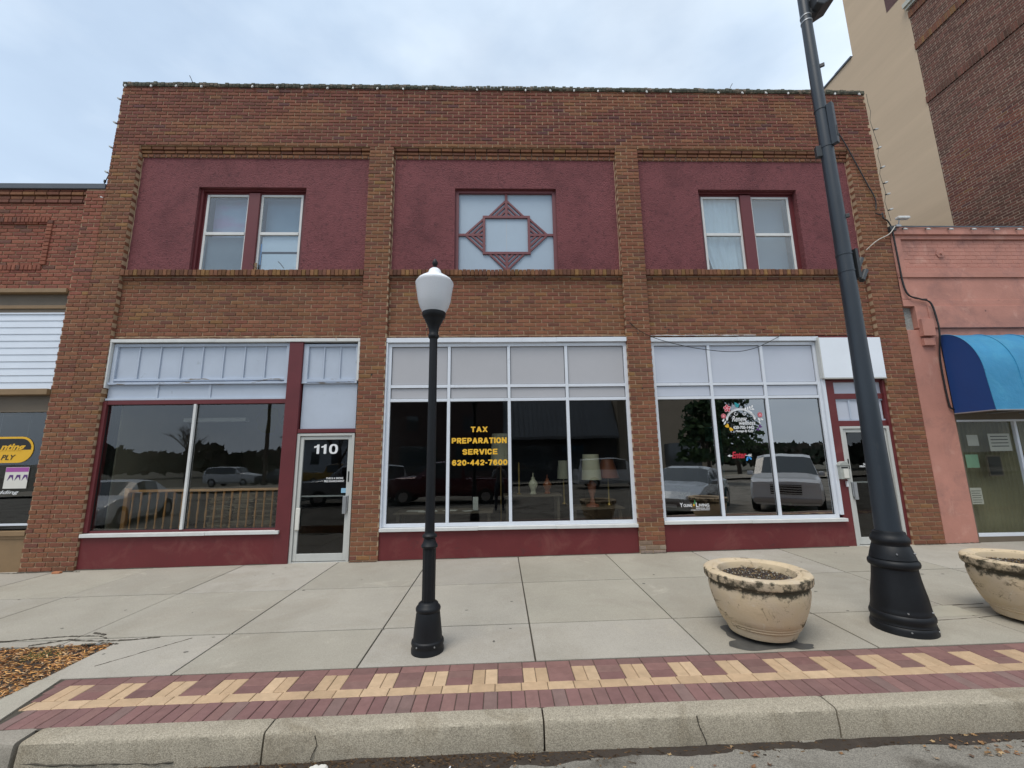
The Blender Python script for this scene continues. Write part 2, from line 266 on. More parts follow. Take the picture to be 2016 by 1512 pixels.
PAL_RED = [(.25, .090, .055), (.225, .078, .050), (.265, .100, .062), (.20, .074, .048), (.14, .064, .046)]
WR = [5, 5, 3, 3, .6]
PAL_DK = [(.150, .066, .045), (.130, .058, .041), (.172, .072, .049), (.115, .056, .038), (.185, .076, .053)]
WD = [4, 4, 3, 3, 2]
def bricks(mb, x0, x1, z0, z1, y, depth, pal=None, holes=(), L=BL, fr=None, cc=C, ph=0, palf=None, ragged=0, zoff=0, headers=False):
    pal = pal or (PAL_BROWN, WB)
    k = math.floor((z0 - zoff) / cc + 1e-4)
    while k * cc + zoff < z1 - .01:
        a = max(k * cc + zoff + MO, z0); b = min((k + 1) * cc + zoff - MO, z1)
        if b - a > .018:
            spans = [(x0, x1)]
            for (hx0, hx1, hz0, hz1) in holes:
                if hz0 < (a + b) / 2 < hz1:
                    ns = []
                    for (s0, s1) in spans:
                        if hx1 <= s0 or hx0 >= s1: ns.append((s0, s1))
                        else:
                            if hx0 > s0: ns.append((s0, hx0))
                            if hx1 < s1: ns.append((hx1, s1))
                    spans = ns
            off = ((k % 2) * .5 + ph) * L
            for (s0, s1) in spans:
                i = math.floor((s0 - off) / L)
                wob = random.uniform(-.004, .004)
                while i * L + off < s1:
                    u0 = i * L + off + MO + random.uniform(-.003, .003); u1 = (i + 1) * L + off - MO + random.uniform(-.003, .003)
                    c0 = u0 < s0; c1 = u1 > s1
                    u0 = max(u0, s0); u1 = min(u1, s1); i += 1
                    if u1 - u0 < .025: continue
                    P = palf(u0, a) if palf else pal
                    c = random.choices(P[0], P[1])[0]; f = random.uniform(.88, 1.12)
                    mb.col = (c[0] * f * .99, c[1] * f * .955 * random.uniform(.95, 1.05), c[2] * f * 1.0)
                    d = random.uniform(-.004, .0015)
                    dz = random.uniform(-.0015, .0015)
                    mb.box(u0, u1, y - d, y + depth, a + dz, b + dz, fr, ch=.0045)
        k += 1
def wallpart(name, parent, segs, y, depth, pal=None, holes=(), mort='mortar', rec=.014, **kw):
    mb = MB(); mb.mi = 1
    for (x0, x1, z0, z1) in segs:
        # mortar backing, cut round the holes
        xs = sorted({x0, x1} | {h[i] for h in holes for i in (0, 1) if x0 < h[i] < x1}); zs = sorted({z0, z1} | {h[i] for h in holes for i in (2, 3) if z0 < h[i] < z1})
        for i in range(len(xs) - 1):
            for j in range(len(zs) - 1):
                mxx, mzz = (xs[i] + xs[i + 1]) / 2, (zs[j] + zs[j + 1]) / 2
                if any(h[0] < mxx < h[1] and h[2] < mzz < h[3] for h in holes): continue
                e = .004
                mb.box(xs[i] + e, xs[i + 1] - e if xs[i + 1] == x1 else xs[i + 1], y + rec, y + depth + .02, zs[j], zs[j + 1], kw.get('fr'))
    mb.mi = 0
    for (x0, x1, z0, z1) in segs: bricks(mb, x0, x1, z0, z1, y, depth, pal, holes, **kw)
    return mb.build(name, [M['brick'], M[mort]], parent, tint=True)
def box(name, m, parent, *b, bevel=0):
    return MB().box(*b).build(name, M[m] if isinstance(m, str) else m, parent, bevel=bevel)
def boxes(name, m, parent, bs, bevel=0):
    mb = MB()
    for b in bs: mb.box(*b)
    return mb.build(name, M[m], parent, bevel=bevel)

# ================================================================== ground
mb = MB(); mb.box(-900, 900, -900, 900, -1.6, -1.2); struct(mb.build('ground', mat('far_ground', (.12, .11, .08), .95, .2, .05)))
def slopesheet(name, m, x0, x1, y0, y1, off, th=.3, nx=1, ny=1, jit=0):
    mb = MB(); vs = []; fs = []
    for j in range(ny + 1):
        for i in range(nx + 1):
            x = x0 + (x1 - x0) * i / nx; y = y0 + (y1 - y0) * j / ny
            z = gz(x, y) + off + (mnoise.noise(Vector((x * 1.3, y * 1.3, 0))) * jit if jit else 0)
            vs.append((x, y, z))
    n = len(vs)
    for j in range(ny):
        for i in range(nx):
            a = j * (nx + 1) + i; fs.append((a, a + 1, a + nx + 2, a + nx + 1))
    mb.smooth = bool(jit); mb.add(vs, fs)
    return struct(mb.build(name, M[m] if isinstance(m, str) else m))
KY = -4.40                       # kerb face
slopesheet('street', 'asphalt', -60, 60, -26, KY + .01, -.185, nx=240, ny=60, jit=.012)
slopesheet('sidewalk_bed', 'joint', -40, 40, -2.94, .3, -.016)
slopesheet('sidewalk_bed_strip', 'joint', -3.80, 40, -3.60, -2.94, -.016)
slopesheet('paving_bed', 'joint', -3.9, 40, -4.27, -3.59, -.008)
# sidewalk slabs
XJ = [-40, -30, -22, -16.5, -13.4, -11.9, -10.4, -8.86, -7.33, -5.81, -4.32, -2.76, -1.228, .284, 1.795, 3.30, 4.836, 6.36, 7.9, 9.4, 11, 14, 18, 26, 40]
YJ = [-3.60, -2.797, -1.40, .0]
BED = (-9.5, -3.80, -4.2, -2.93)   # mulch bed
mb = MB()
for i in range(len(XJ) - 1):
    for j in range(3):
        x0, x1, y0, y1 = XJ[i] + .0075, XJ[i + 1] - .0075, YJ[j] + .011, YJ[j + 1] - .011
        if j == 2: y1 = .08
        dz = random.uniform(-.0015, .0015)
        cells = [(x0, x1, y0, y1)]
        if j == 0 and x1 > BED[0] and x0 < BED[1]:
            cells = []
            if x1 > BED[1] + .02: cells.append((max(x0, BED[1]), x1, y0, y1))
            if x0 < BED[0]: cells.append((x0, min(x1, BED[0]), y0, y1))
            else: pass
            if x0 < BED[1] and x0 > BED[0] - 2: cells.append((max(x0, BED[0]), min(x1, BED[1]) - .003, BED[3], y1))
        if j == 1 and x1 > BED[0] and x0 < BED[1]: pass
        ff = random.uniform(.90, 1.06); mb.col = (.39 * ff, .358 * ff, .30 * ff * random.uniform(.97, 1.03))
        for (a, b, c, d) in cells:
            if b - a < .02 or d - c < .02: continue
            e = .003; vs = []
            for (q, zz) in ((0, -.12), (0, -e), (e, 0)):
                for (x, y) in ((a + q, c + q), (b - q, c + q), (b - q, d - q), (a + q, d - q)): vs.append((x, y, gz(x, y) + zz + dz))
            fs = [(8, 9, 10, 11)] + [(k, (k + 1) % 4, (k + 1) % 4 + 4, k + 4) for k in range(4)] + [(k + 4, (k + 1) % 4 + 4, (k + 1) % 4 + 8, k + 8) for k in range(4)]
            mb.add(vs, fs)
# concrete border strip between the mulch and the paver band
a, b, c, d = BED[1], -3.63, -4.25, -3.606
mb.add([(a, c, gz(a, c) + .004), (-3.47, c, gz(-3.47, c) + .004), (b, d, gz(b, d) + .004), (a, d, gz(a, d) + .004), (a, c, -.2), (a, d, -.2), (-3.47, c, -.2), (b, d, -.2)], [(0, 1, 2, 3), (0, 3, 5, 4), (1, 6, 7, 2)])
mb.box(-40, BED[0] - .01, -4.26, -3.61, -.5, -.06)
struct(mb.build('sidewalk', M['slab'], tint=True))
# clay paver band
mb = MB()
RED = [(.215, .115, .103), (.20, .108, .098), (.23, .125, .110), (.185, .104, .093), (.21, .122, .106)]; YEL = [(.51, .36, .225), (.475, .33, .205), (.54, .385, .245)]
SOL = [(.222, .122, .112), (.212, .116, .108), (.23, .13, .116), (.205, .118, .107), (.215, .14, .125)]
def paver(x0, x1, y0, y1, pal):
    c = random.choice(pal); f = random.uniform(.92, 1.07); mb.col = tuple(q * f for q in c)
    lim = -3.62 + (y0 + 3.6) * -.27      # oblique left end
    if x1 < lim + .015: return
    x0 = max(x0, lim); g = .0022; dz = random.uniform(-.002, .0015); e = .004
    x0 += g; x1 -= g; y0 += g; y1 -= g
    if x1 - x0 < .02: return
    vs = []
    for (q, zz) in ((0, -.06), (0, -e), (e, 0)):
        for (x, y) in ((x0 + q, y0 + q), (x1 - q, y0 + q), (x1 - q, y1 - q), (x0 + q, y1 - q)): vs.append((x, y, gz(x, y) + zz + dz))
    mb.add(vs, [(8, 9, 10, 11)] + [(k, (k + 1) % 4, (k + 1) % 4 + 4, k + 4) for k in range(4)] + [(k + 4, (k + 1) % 4 + 4, (k + 1) % 4 + 8, k + 8) for k in range(4)])
P8, Y0 = .2012, -3.607
for i in range(-19, 110):
    x = -.242 + .004 + i * P8
    paver(x + .0 * P8, x + P8, Y0 - .1, Y0, RED)
    if i % 2 == 0:
        paver(x, x + P8 / 2, Y0 - .318, Y0 - .1, YEL); paver(x + P8 / 2, x + P8, Y0 - .318, Y0 - .1, YEL)
    else:
        paver(x, x + P8, Y0 - .21, Y0 - .1, RED); paver(x, x + P8, Y0 - .318, Y0 - .21, RED)
    paver(x - .02, x - .02 + P8, Y0 - .425, Y0 - .318, YEL)
    for k in range(2): paver(x + k * P8 / 2, x + (k + 1) * P8 / 2, Y0 - .643, Y0 - .425, SOL)
struct(mb.build('brick_paving', M['paver'], tint=True))
# kerb
prof = [(-4.252, -.3), (-4.252, -.002), (-4.262, 0), (-4.375, -.004), (-4.390, -.008), (-4.398, -.017), (-4.402, -.035), (-4.412, -.12), (-4.416, -.30)]
def kerb(x0, x1, m='kerb', bow=0.0, drop=0.0, y_off=0.0):
    mb = MB(); mb.smooth = True; n = max(2, int((x1 - x0) / .03)); vs = []; fs = []
    for i in range(n + 1):
        x = x0 + (x1 - x0) * i / n; ed = .006 if i in (0, n) else 0
        for k, (y, z) in enumerate(prof):
            j = mnoise.noise(Vector((x * 14, k * 3.1, z * 20))) * .0035 if 1 < k < 8 else 0
            j += mnoise.noise(Vector((x * 2.2, k, 5))) * .004 if 3 < k < 8 else 0
            vs.append((x, y - j + y_off * ((x1 - x) / (x1 - x0)) + (ed if k > 3 else 0), gz(x, y) + z - ed + j * .4 - drop * ((x1 - x) / (x1 - x0))))
    K = len(prof)
    for i in range(n):
        for k in range(K - 1): fs.append((i * K + k, (i + 1) * K + k, (i + 1) * K + k + 1, i * K + k + 1))
    fs.append(tuple(range(K))); fs.append(tuple(range(n * K, n * K + K))[::-1]); mb.add(vs, fs)
    return mb
KX = [-3.10, -1.555, .272, 2.262, 4.2, 6.2, 8.2, 10.2, 14, 20, 30]
kroot = None
k0 = MB()
for i in range(len(KX) - 1):
    m_ = kerb(KX[i] + .006, KX[i + 1] - .006); b = len(k0.v); k0.v += m_.v; k0.c += m_.c; k0.f += [[b + q for q in f] for f in m_.f]; k0.m += [0] * len(m_.f); k0.sm += m_.sm
for (x0, x1) in ((-5.2, -3.13), (-40, -5.21)):
    m_ = kerb(x0, x1, drop=.03, y_off=-.05 if x0 > -6 else 0); b = len(k0.v); k0.v += m_.v; k0.c += m_.c; k0.f += [[b + q for q in f] for f in m_.f]; k0.m += [1] * len(m_.f); k0.sm += m_.sm
struct(k0.build('kerb', [M['kerb'], M['kerb2']]))
# thin cracks in kerb and sidewalk
mb = MB()
def crack(pts, w=.004, surf='g', n=14):
    P = [Vector(p) for p in pts]; out = []
    for i in range(len(P) - 1):
        for k in range(n if i < len(P) - 1 else 1):
            t = k / n; q = P[i].lerp(P[i + 1], t); q += Vector((mnoise.noise(q * 9), mnoise.noise(q * 9 + Vector((7, 0, 0))), mnoise.noise(q * 9 + Vector((0, 9, 0))))) * .012
            out.append(q)
    out.append(P[-1])
    if surf == 'g': out = [Vector((q.x, q.y, gz(q.x, q.y) + .0005)) for q in out]
    ww = [w * random.uniform(.4, 1.3) for _ in out]
    mb.tube(out, ww, 4)
def kz(x, z): return (x, -4.407 - max(0, -z - .05) * .11, gz(x, -4.4) + z)
crack([kz(-1.22, -.03), kz(-1.20, -.09), kz(-1.23, -.16)], .0035, '')
crack([kz(1.29, -.01), kz(1.31, -.08), kz(1.34, -.17)], .004, '')
crack([kz(-3.05, -.115), kz(-2.6, -.135), kz(-2.1, -.14)], .005, '')
crack([(-5.6, -2.86, 0), (-4.9, -2.78, 0), (-4.45, -2.72, 0), (-4.12, -2.74, 0), (-4.0, -2.80, 0)], .008)
crack([(-4.62, -2.93, 0), (-4.45, -2.84, 0), (-4.3, -2.80, 0)], .009)
crack([(-4.3, -2.83, 0), (-4.0, -2.87, 0), (-3.7, -2.87, 0), (-3.45, -2.82, 0)], .010)
crack([(-4.1, -2.94, 0), (-3.9, -2.92, 0), (-3.75, -2.95, 0)], .010)
crack([(-4.25, -2.66, 0), (-4.08, -2.72, 0)], .012)
crack([(-3.55, -3.40, 0), (-3.35, -3.15, 0), (-3.1, -2.87, 0)], .004)
crack([(-8.6, .0, 0), (-7.9, -.06, 0), (-7.3, -.03, 0), (-6.9, -.07, 0)], .010)
crack([(2.9, -2.2, 0), (3.3, -2.16, 0), (3.55, -2.2, 0)], .003)
crack([(4.3, -2.75, 0), (5.3, -2.70, 0)], .004); crack([(4.3, -3.1, 0), (5.5, -3.0, 0)], .004)
for (xa, xb, yy) in ((-7.95, -7.07, -.006), (-7.07, -3.87, .036), (-2.57, -2.10, -.006), (-2.09, 2.38, .036), (2.39, 2.84, -.006), (2.85, 6.1, .036), (7.25, 7.82, -.006), (7.84, 8.46, .02)):
    crack([(xa, yy, 0), ((xa + xb) / 2, yy - .004, 0), (xb, yy, 0)], .011)
struct(mb.build('pavement_cracks', M['joint']))
# wet stain round the planter (irregular thin film)
mb = MB()
def blob(cx, cy, rx, ry, sd, dz=.002):
    n = 40; mb.add([(cx, cy, gz(cx, cy) + dz)] + [(cx + rx * (1 + .35 * mnoise.noise(Vector((math.cos(a) * 1.5, math.sin(a) * 1.5, sd)))) * math.cos(a), cy + ry * (1 + .35 * mnoise.noise(Vector((math.cos(a) * 1.5, math.sin(a) * 1.5, sd)))) * math.sin(a), gz(cx + rx * math.cos(a), cy + ry * math.sin(a)) + dz) for a in [2 * math.pi * k / n for k in range(n)]], [(0, k + 1, (k + 1) % n + 1) for k in range(n)])
blob(2.46, -3.22, .36, .30, 3.3); blob(2.30, -3.46, .30, .10, 8.1, .0022); blob(2.67, -3.52, .10, .06, 2.1, .0024)
struct(mb.build('wet_stain', M['stain']))
mb = MB(); _st = random.getstate(); random.seed(4)
for k in range(46): blob(random.uniform(-7, 7), random.uniform(-3.5, -.2), random.uniform(.008, .022), random.uniform(.008, .02), k * 1.7, .0015)
random.setstate(_st); struct(mb.build('gum_spots', mat('old_gum', (.12, .11, .095), .8, .2, 20)))
# light patched panel near the pole
mb = MB(); x0, x1, y0, y1 = 4.30, 4.92, -3.02, -2.72
mb.add([(x, y, gz(x, y) + .003) for (x, y) in ((x0, y0), (x1, y0 + .02), (x1, y1), (x0, y1))], [(0, 1, 2, 3)]); struct(mb.build('utility_cover', mat('pale_cover', (.42, .39, .31), .8, .1, 4, 60, .2, .003)))
# mulch bed
def mulchz(x, y): return gz(x, y) - .018 + .02 * mnoise.noise(Vector((x * 3, y * 3, 1)))
mb = MB(); mb.smooth = True; vs = []; fs = []; nx, ny = 80, 30
for j in range(ny + 1):
    for i in range(nx + 1):
        x = BED[0] - .01 + (BED[1] - BED[0] + .02) * i / nx; y = -4.25 + (BED[3] + 4.25) * j / ny; vs.append((x, y, mulchz(x, y)))
for j in range(ny):
    for i in range(nx): a = j * (nx + 1) + i; fs.append((a, a + 1, a + nx + 2, a + nx + 1))
mb.add(vs, fs); struct(mb.build('planting_bed_soil', M['dirt']))
mb = MB()
CH = [(.62, .32, .11), (.52, .25, .085), (.66, .38, .16), (.24, .10, .04), (.55, .36, .2), (.14, .07, .035), (.38, .19, .09)]
for k in range(7500):
    x = random.uniform(-6.3, BED[1] + .005) if k > 600 else random.uniform(-9.4, -6.3); y = random.uniform(-4.24, BED[3] + .01); z = mulchz(x, y) + random.uniform(0, .022)
    l = random.uniform(.012, .055); w = random.uniform(.003, .009); a = random.gauss(.35, .7); t = random.uniform(-.35, .35); c = random.choice(CH); f = random.uniform(.7, 1.25); mb.col = tuple(q * f for q in c)
    dx, dy = math.cos(a) * l / 2, math.sin(a) * l / 2; px, py = -math.sin(a) * w / 2, math.cos(a) * w / 2; dz = t * l / 2; r_ = random.uniform(.3, .9)
    mb.add([(x - dx - px, y - dy - py, z - dz), (x + dx * r_ - px, y + dy * r_ - py, z + dz), (x + dx + px, y + dy + py, z + dz), (x - dx + px, y - dy + py, z - dz + w * .4), (x - dx, y - dy, z - dz - .004), (x + dx, y + dy, z + dz - .004)], [(0, 1, 2, 3), (0, 4, 5, 1), (3, 2, 5, 4)])
tag(mb.build('bark_mulch', M['mulch'], tint=True), 'orange brown shredded bark mulch filling the bed by the sidewalk', 'mulch', kind='stuff')
# weed tuft and stones in mulch
mb = MB()
for k in range(90):
    x, y = random.gauss(-4.33, .07), random.gauss(-3.13, .05); z = mulchz(x, y); h = random.uniform(.02, .06); a = random.uniform(0, 6.28); w = .004; mb.col = random.choice([(.09, .13, .03), (.13, .17, .05), (.07, .10, .03)])
    mb.add([(x - w, y, z), (x + w, y, z), (x + math.cos(a) * h * .8, y + math.sin(a) * h * .8, z + h)], [(0, 1, 2)])
tag(mb.build('weed_tuft', M['leaf'], tint=True), 'small green weed tuft growing in the bark mulch', 'weed')
def stone(x, y, s, lab, z=None):
    mb = MB(); mb.smooth = True; n = 8; vs = []; fs = []; z = mulchz(x, y) + .01 if z is None else z
    for i in range(5):
        for k in range(n):
            th = math.pi * i / 4; a = 6.283 * k / n; r_ = s * (1 + .5 * mnoise.noise(Vector((th * 2 + x * 9, a, y * 5)))); vs.append((x + r_ * math.sin(th) * math.cos(a) * 1.4, y + r_ * math.sin(th) * math.sin(a), z + r_ * .6 * math.cos(th)))
    for i in range(4):
        for k in range(n): fs.append((i * n + k, (i + 1) * n + k, (i + 1) * n + (k + 1) % n, i * n + (k + 1) % n))
    mb.add(vs, fs); tag(mb.build('concrete_chunk', M['cement']), lab, 'rubble', 'concrete chunks along the mulch bed')
stone(-4.86, -2.97, .028, 'pale rounded concrete chunk lying on the mulch left of the green weed')
stone(-5.25, -2.95, .04, 'larger grey concrete chunk at the far left corner of the mulch bed')
stone(-3.96, -2.92, .022, 'small concrete chunk at the right tip of the mulch bed')
mb = MB(); x, y = -7.2, -.12; z = gz(x, y)
mb.box(x - .07, x + .06, y - .03, y + .03, z - .01, z + .03); tag(mb.build('brick_fragment', mat('orange_brick_bit', (.42, .17, .08), .9, .2, 20), bevel=.012), 'broken orange brick piece at the foot of the left brick pier', 'rubble')

# ================================================================== middle: the two-storey brick building
X_L, X_R, ZT = -7.59, 7.82, 9.20
P1 = (-7.59, -7.07); P2 = (-2.57, -2.094); P3 = (2.386, 2.844); P4 = (7.25, 7.82)
BAYS = [(-7.07, -2.57), (-2.094, 2.386), (2.844, 7.25)]
B = empty('brick_building', (.1, 2, 0), 'two storey brown brick commercial building with three maroon stucco panels', 'building')
ZP0, ZP1, ZS0, ZS1 = 5.24, 7.66, 3.92, 5.10
# parapet + pilasters flush at y=0
def palf_par(u, z):
    n = mnoise.noise(Vector((u * .9, z * 1.5, 3)))
    if z < 7.95: return (PAL_OCH, WO) if n > -.15 else (PAL_TOP, WT)
    return (PAL_TOP, WT) if n < .25 else (PAL_BROWN, WB)
wallpart('parapet', B, [(X_L, X_R, 7.87, ZT)], 0, .12, palf=palf_par)
PALE = [(.30, .24, .18), (.24, .17, .12), (.34, .29, .23), (.20, .10, .07)]
def palf_pil(u, z):
    if 2.3 < u < 2.9 and z < .10 + .12 * random.random(): return (PALE, [1, 1, 1, 1])
    n = mnoise.noise(Vector((u * 1.3, z * .8, 9))) + (.25 if z > 4.5 else -.1)
    return (PAL_OCH, WO) if n > .05 else (PAL_BROWN, WB)
for (x0, x1), ph in ((P1, .12), (P2, .28), (P3, .42), (P4, .16)):
    z0 = gz(x0, 0) - .1
    wallpart('pilaster', B, [(x0, x1, z0, 7.87)], 0, .14, palf=palf_pil, ph=ph, zoff=.0023)
for bi, (x0, x1) in enumerate(BAYS):
    mb = MB(); mb.mi = 1; mb.box(x0, x1, .105, .2, 7.71, 7.9); mb.box(x0, x1, .088, .103, 7.655, 7.79); mb.mi = 0
    bricks(mb, x0, x1, 7.792, 7.87, .030, .10, (PAL_OCH, WO), L=.229, cc=.078, zoff=7.792)
    bricks(mb, x0, x1, 7.725, 7.792, .055, .10, (PAL_OCH, WO), L=.229, cc=.067, zoff=7.725)
    bricks(mb, x0, x1, 7.65, 7.725, .072, .10, (PAL_OCH, WO), L=.114, cc=.075, zoff=7.65)
    mb.build('corbel', [M['brick'], M['mortar_dark']], B, tint=True)
    wallpart('spandrel', B, [(x0, x1, ZS0, ZS1)], .085, .1, palf=lambda u, z: (PAL_BROWN, WB) if mnoise.noise(Vector((u * .6, z, 5))) > -.2 else (PAL_OCH, WO), zoff=-.006)
    mb = MB(); mb.mi = 1; mb.box(x0, x1, .06, .2, ZS1, ZP0 - .012); mb.mi = 0; n = int((x1 - x0) / .0765); w = (x1 - x0) / n
    bricks(mb, x0, x1, 5.045, 5.118, .065, .1, (PAL_OCH, WO), cc=.073, zoff=5.045)
    for k in range(n):
        c = random.choice(PAL_OCH); f = random.uniform(.6, 1.15); mb.col = tuple(q * f for q in c); dy = random.uniform(-.006, .006)
        mb.box(x0 + k * w + .004, x0 + (k + 1) * w - .004, -.002 + dy, .3, ZS1 + .022, ZP0 - random.uniform(0, .008), ch=.006)
    mb.build('brick_sill', [M['brick'], M['mortar_dark']], B, tint=True)
# coping: weathered rowlock bricks along the top
mb = MB(); mb.mi = 0; n = int((X_R - X_L) / .075); w = (X_R - X_L) / n
for k in range(n):
    dz = random.uniform(-.012, .012) + .015 * mnoise.noise(Vector((k * .05, 0, 0)))
    mb.box(X_L + k * w + .003, X_L + (k + 1) * w - .003, -.018 + random.uniform(-.006, .006), .30, ZT + .004, ZT + .095 + dz, ch=.006)
mb.box(X_L, X_R, .005, .28, ZT - .005, ZT + .06); mb.build('coping', M['coping'], B)
# stucco panels with window openings (cut as real geometry)
WZ0, WZ1 = 5.22, 7.02
WIN = [(-5.90, -3.81), (-.868, 1.16), (4.07, 6.11)]
for (x0, x1), (a, b) in zip(BAYS, WIN):
    mb = MB()
    mb.box(x0 - .02, a, .10, .34, ZP0 - .05, ZP1 + .04); mb.box(b, x1 + .02, .10, .34, ZP0 - .05, ZP1 + .04); mb.box(a, b, .10, .34, WZ1, ZP1 + .04)
    mb.build('stucco_panel', M['stucco'], B)
    mb = MB()    # ragged pale sealant line at the jambs
    for xx in (x0 + .012, x1 - .012):
        mb = MB(); pts = [(xx + random.uniform(-.005, .005), .098, ZP0 + (ZP1 - ZP0) * t / 40) for t in range(41)]; mb.tube(pts, [random.uniform(.002, .010) for _ in pts], 5); mb.build('sealant', M['mortar'], B)
# body behind
mb = MB(); mb.box(X_L + .02, X_R - .02, .34, .6, 3.95, ZP0 + .0); mb.box(X_L + .02, X_R - .02, .345, .6, 7.05, 9.05)
for a, b in ((X_L + .02, WIN[0][0]), (WIN[0][1], WIN[1][0]), (WIN[1][1], WIN[2][0]), (WIN[2][1], X_R - .02)): mb.box(a, b, .35, .6, ZP0, 7.05)
mb.box(X_L + .02, X_L + .3, .14, 14, -.3, 9.1); mb.box(X_R - .3, X_R - .02, .14, 14, -.3, 9.1); mb.box(X_L + .3, X_R - .3, 13.7, 14, -.3, 9.1)
mb.build('rear_masonry', M['mortar_dark'], B)
box('roof', 'greycap', B, X_L + .3, X_R - .3, .6, 13.7, 8.6, 8.7)
box('ceiling', 'dark', B, X_L + .3, X_R - .3, .6, 13.7, 4.0, 4.1)
# side returns of the end piers in brick (visible edges)
# upper sash windows
def sash(parent, x0, x1, glassmat='sashglass', fill=None):
    t = .045; y0, y1 = .215, .26; z0, z1, zm = 5.235, 6.93, 6.085
    mb = MB()
    mb.box(x0, x0 + t, y0, y1, z0, z1).box(x1 - t, x1, y0, y1, z0, z1).box(x0 + t, x1 - t, y0, y1, z1 - t, z1).box(x0 + t, x1 - t, y0, y1, z0, z0 + t).box(x0 + t, x1 - t, y0 - .012, y1, zm - .03, zm + .03)
    s = mb.build('sash', M['whitetrim'], parent, bevel=.004)
    box('upper_pane', glassmat, s, x0 + t, x1 - t, .236, .240, zm + .03, z1 - t); box('lower_pane', glassmat, s, x0 + t, x1 - t, .230, .234, zm - .805, zm - .03)
    return s
for wi, (a, b) in enumerate(WIN):
    if wi == 1: continue
    name = 'window'; t = .10; zt = 6.94
    m1, m2 = (a + .94, a + 1.16) if wi == 0 else (a + .90, a + 1.12)
    mb = MB()
    mb.box(a - .01, a + t, .225, .30, WZ0, WZ1).box(b - t, b + .01, .225, .30, WZ0, WZ1).box(a + t, b - t, .225, .30, zt, WZ1 + .01).box(m1, m2, .165, .30, WZ0, zt).box(a - .01, a + .05, .165, .225, WZ0, WZ1).box(a + .05, b - .0, .175, .225, WZ1 - .04, WZ1 + .01)
    fr = mb.build('window', M['redwood'], B, bevel=.006)
    s1 = sash(fr, a + t, m1); s2 = sash(fr, m2, b - t)
    if wi == 0:
        mb = MB(); mb.box(a + t + .05, m1 - .05, .30, .31, 5.2, 6.06); mb.build('insect_screen', M['greyscreen'], fr)
        mb = MB(); mb.box(a + t + .03, m1 - .03, .42, .43, 6.0, 6.95); mb.build('pale_blind', mat('rainbow_blind', (.42, .50, .62), .8, .05, 2, col2=(.50, .36, .52), c2pos=(.45, .6), c2s=1.3, stretch=(.5, 1, 1.6)), fr)
        mb = MB(); mb.box(m2 + .03, b - t - .02, .40, .41, 6.0, 6.95); mb.build('blue_blind', mat('blue_blind', (.27, .36, .44), .8, .08, 2), fr)
        box('white_board', 'board', fr, m2 + .09, b - t - .05, .262, .268, 5.24, 5.68); box('upper_board', 'board', fr, m2 + .07, b - t - .05, .262, .268, 5.73, 6.04)
        box('blue_tape', 'bl', fr, m2 + .055, m2 + .075, .258, .262, 5.45, 5.9); box('tan_stick', 'tanwood', fr, m2 + .0, m2 + .05, .185, .199, 5.24, 5.46)
    else:
        # hanging white curtain with folds, tied back
        mb = MB(); mb.smooth = True; vs = []; fs = []; nx, nz = 50, 40
        for j in range(nz + 1):
            for i in range(nx + 1):
                u, v = i / nx, j / nz; sq = 1.0 if v > .45 else 1 - (.45 - v) * .55 * (1)
                x = (m1 - .02) - (m1 - a - t - .04) * (1 - u) * (sq if v < .45 else 1)
                y = .31 + .012 * math.sin(u * 21 + v * 3) * (1.2 - v) + .008 * math.sin(u * 43); vs.append((x, y, 5.2 + 1.75 * v))
        for j in range(nz):
            for i in range(nx): q = j * (nx + 1) + i; fs.append((q, q + 1, q + nx + 2, q + nx + 1))
        mb.add(vs, fs); mb.build('curtain', M['cloth'], fr)
        mb = MB(); mb.box(m2 + .02, b - t - .02, .42, .43, 5.2, 6.95); mb.build('pale_shade', mat('pale_shade', (.25, .29, .33), .8, .1, 1.5), fr)
        box('white_box', 'paper', fr, a + .62, a + .90, .10, .19, 5.245, 5.285)
# dark rooms upstairs
mb = MB()
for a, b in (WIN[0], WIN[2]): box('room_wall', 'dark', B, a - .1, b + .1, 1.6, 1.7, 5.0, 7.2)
# centre ornamental panel
a, b = WIN[1]; cx, cz = (a + b) / 2 + .01, 6.06
mb = MB(); mb.box(a, b, .22, .24, WZ0, WZ1); pn = mb.build('ornament_panel', mat('pale_blue_board', (.34, .42, .50), .5, .05, 1.5), B)
box('board_seam', 'grey_panel', pn, cx - .004, cx + .003, .2195, .2215, cz - .45, cz + .45)
mb = MB(); g0, g1 = .185, .222
mb.box(a, a + .07, g0 - .02, g1, WZ0, WZ1 - .06).box(b - .07, b, g0 - .02, g1, WZ0, WZ1 - .06).box(a, b, g0 - .02, g1, WZ1 - .06, WZ1 + .01)
sx, sz, bw = .475, .415, .05
mb.box(cx - sx, cx + sx, g0, g1, cz + sz - bw, cz + sz).box(cx - sx, cx + sx, g0, g1, cz - sz, cz - sz + bw).box(cx - sx, cx - sx + bw, g0, g1, cz - sz + bw, cz + sz - bw).box(cx + sx - bw, cx + sx, g0, g1, cz - sz + bw, cz + sz - bw)
mb.box(a + .07, cx - sx, g0 + .003, g1, cz - .024, cz + .024).box(cx + sx, b - .07, g0 + .003, g1, cz - .024, cz + .024)
mb.box(cx - .026, cx + .026, g0 + .003, g1, cz + sz, WZ1 - .06).box(cx - .026, cx + .026, g0 + .003, g1, WZ0, cz - sz)
def bar(p, q, w):
    d = Vector((q[0] - p[0], q[1] - p[1])).normalized() * w / 2; n_ = (-d.y, d.x); mb.poly([(p[0] - n_[0], p[1] - n_[1]), (q[0] - n_[0], q[1] - n_[1]), (q[0] + n_[0], q[1] + n_[1]), (p[0] + n_[0], p[1] + n_[1])], g0 + .006, g1)
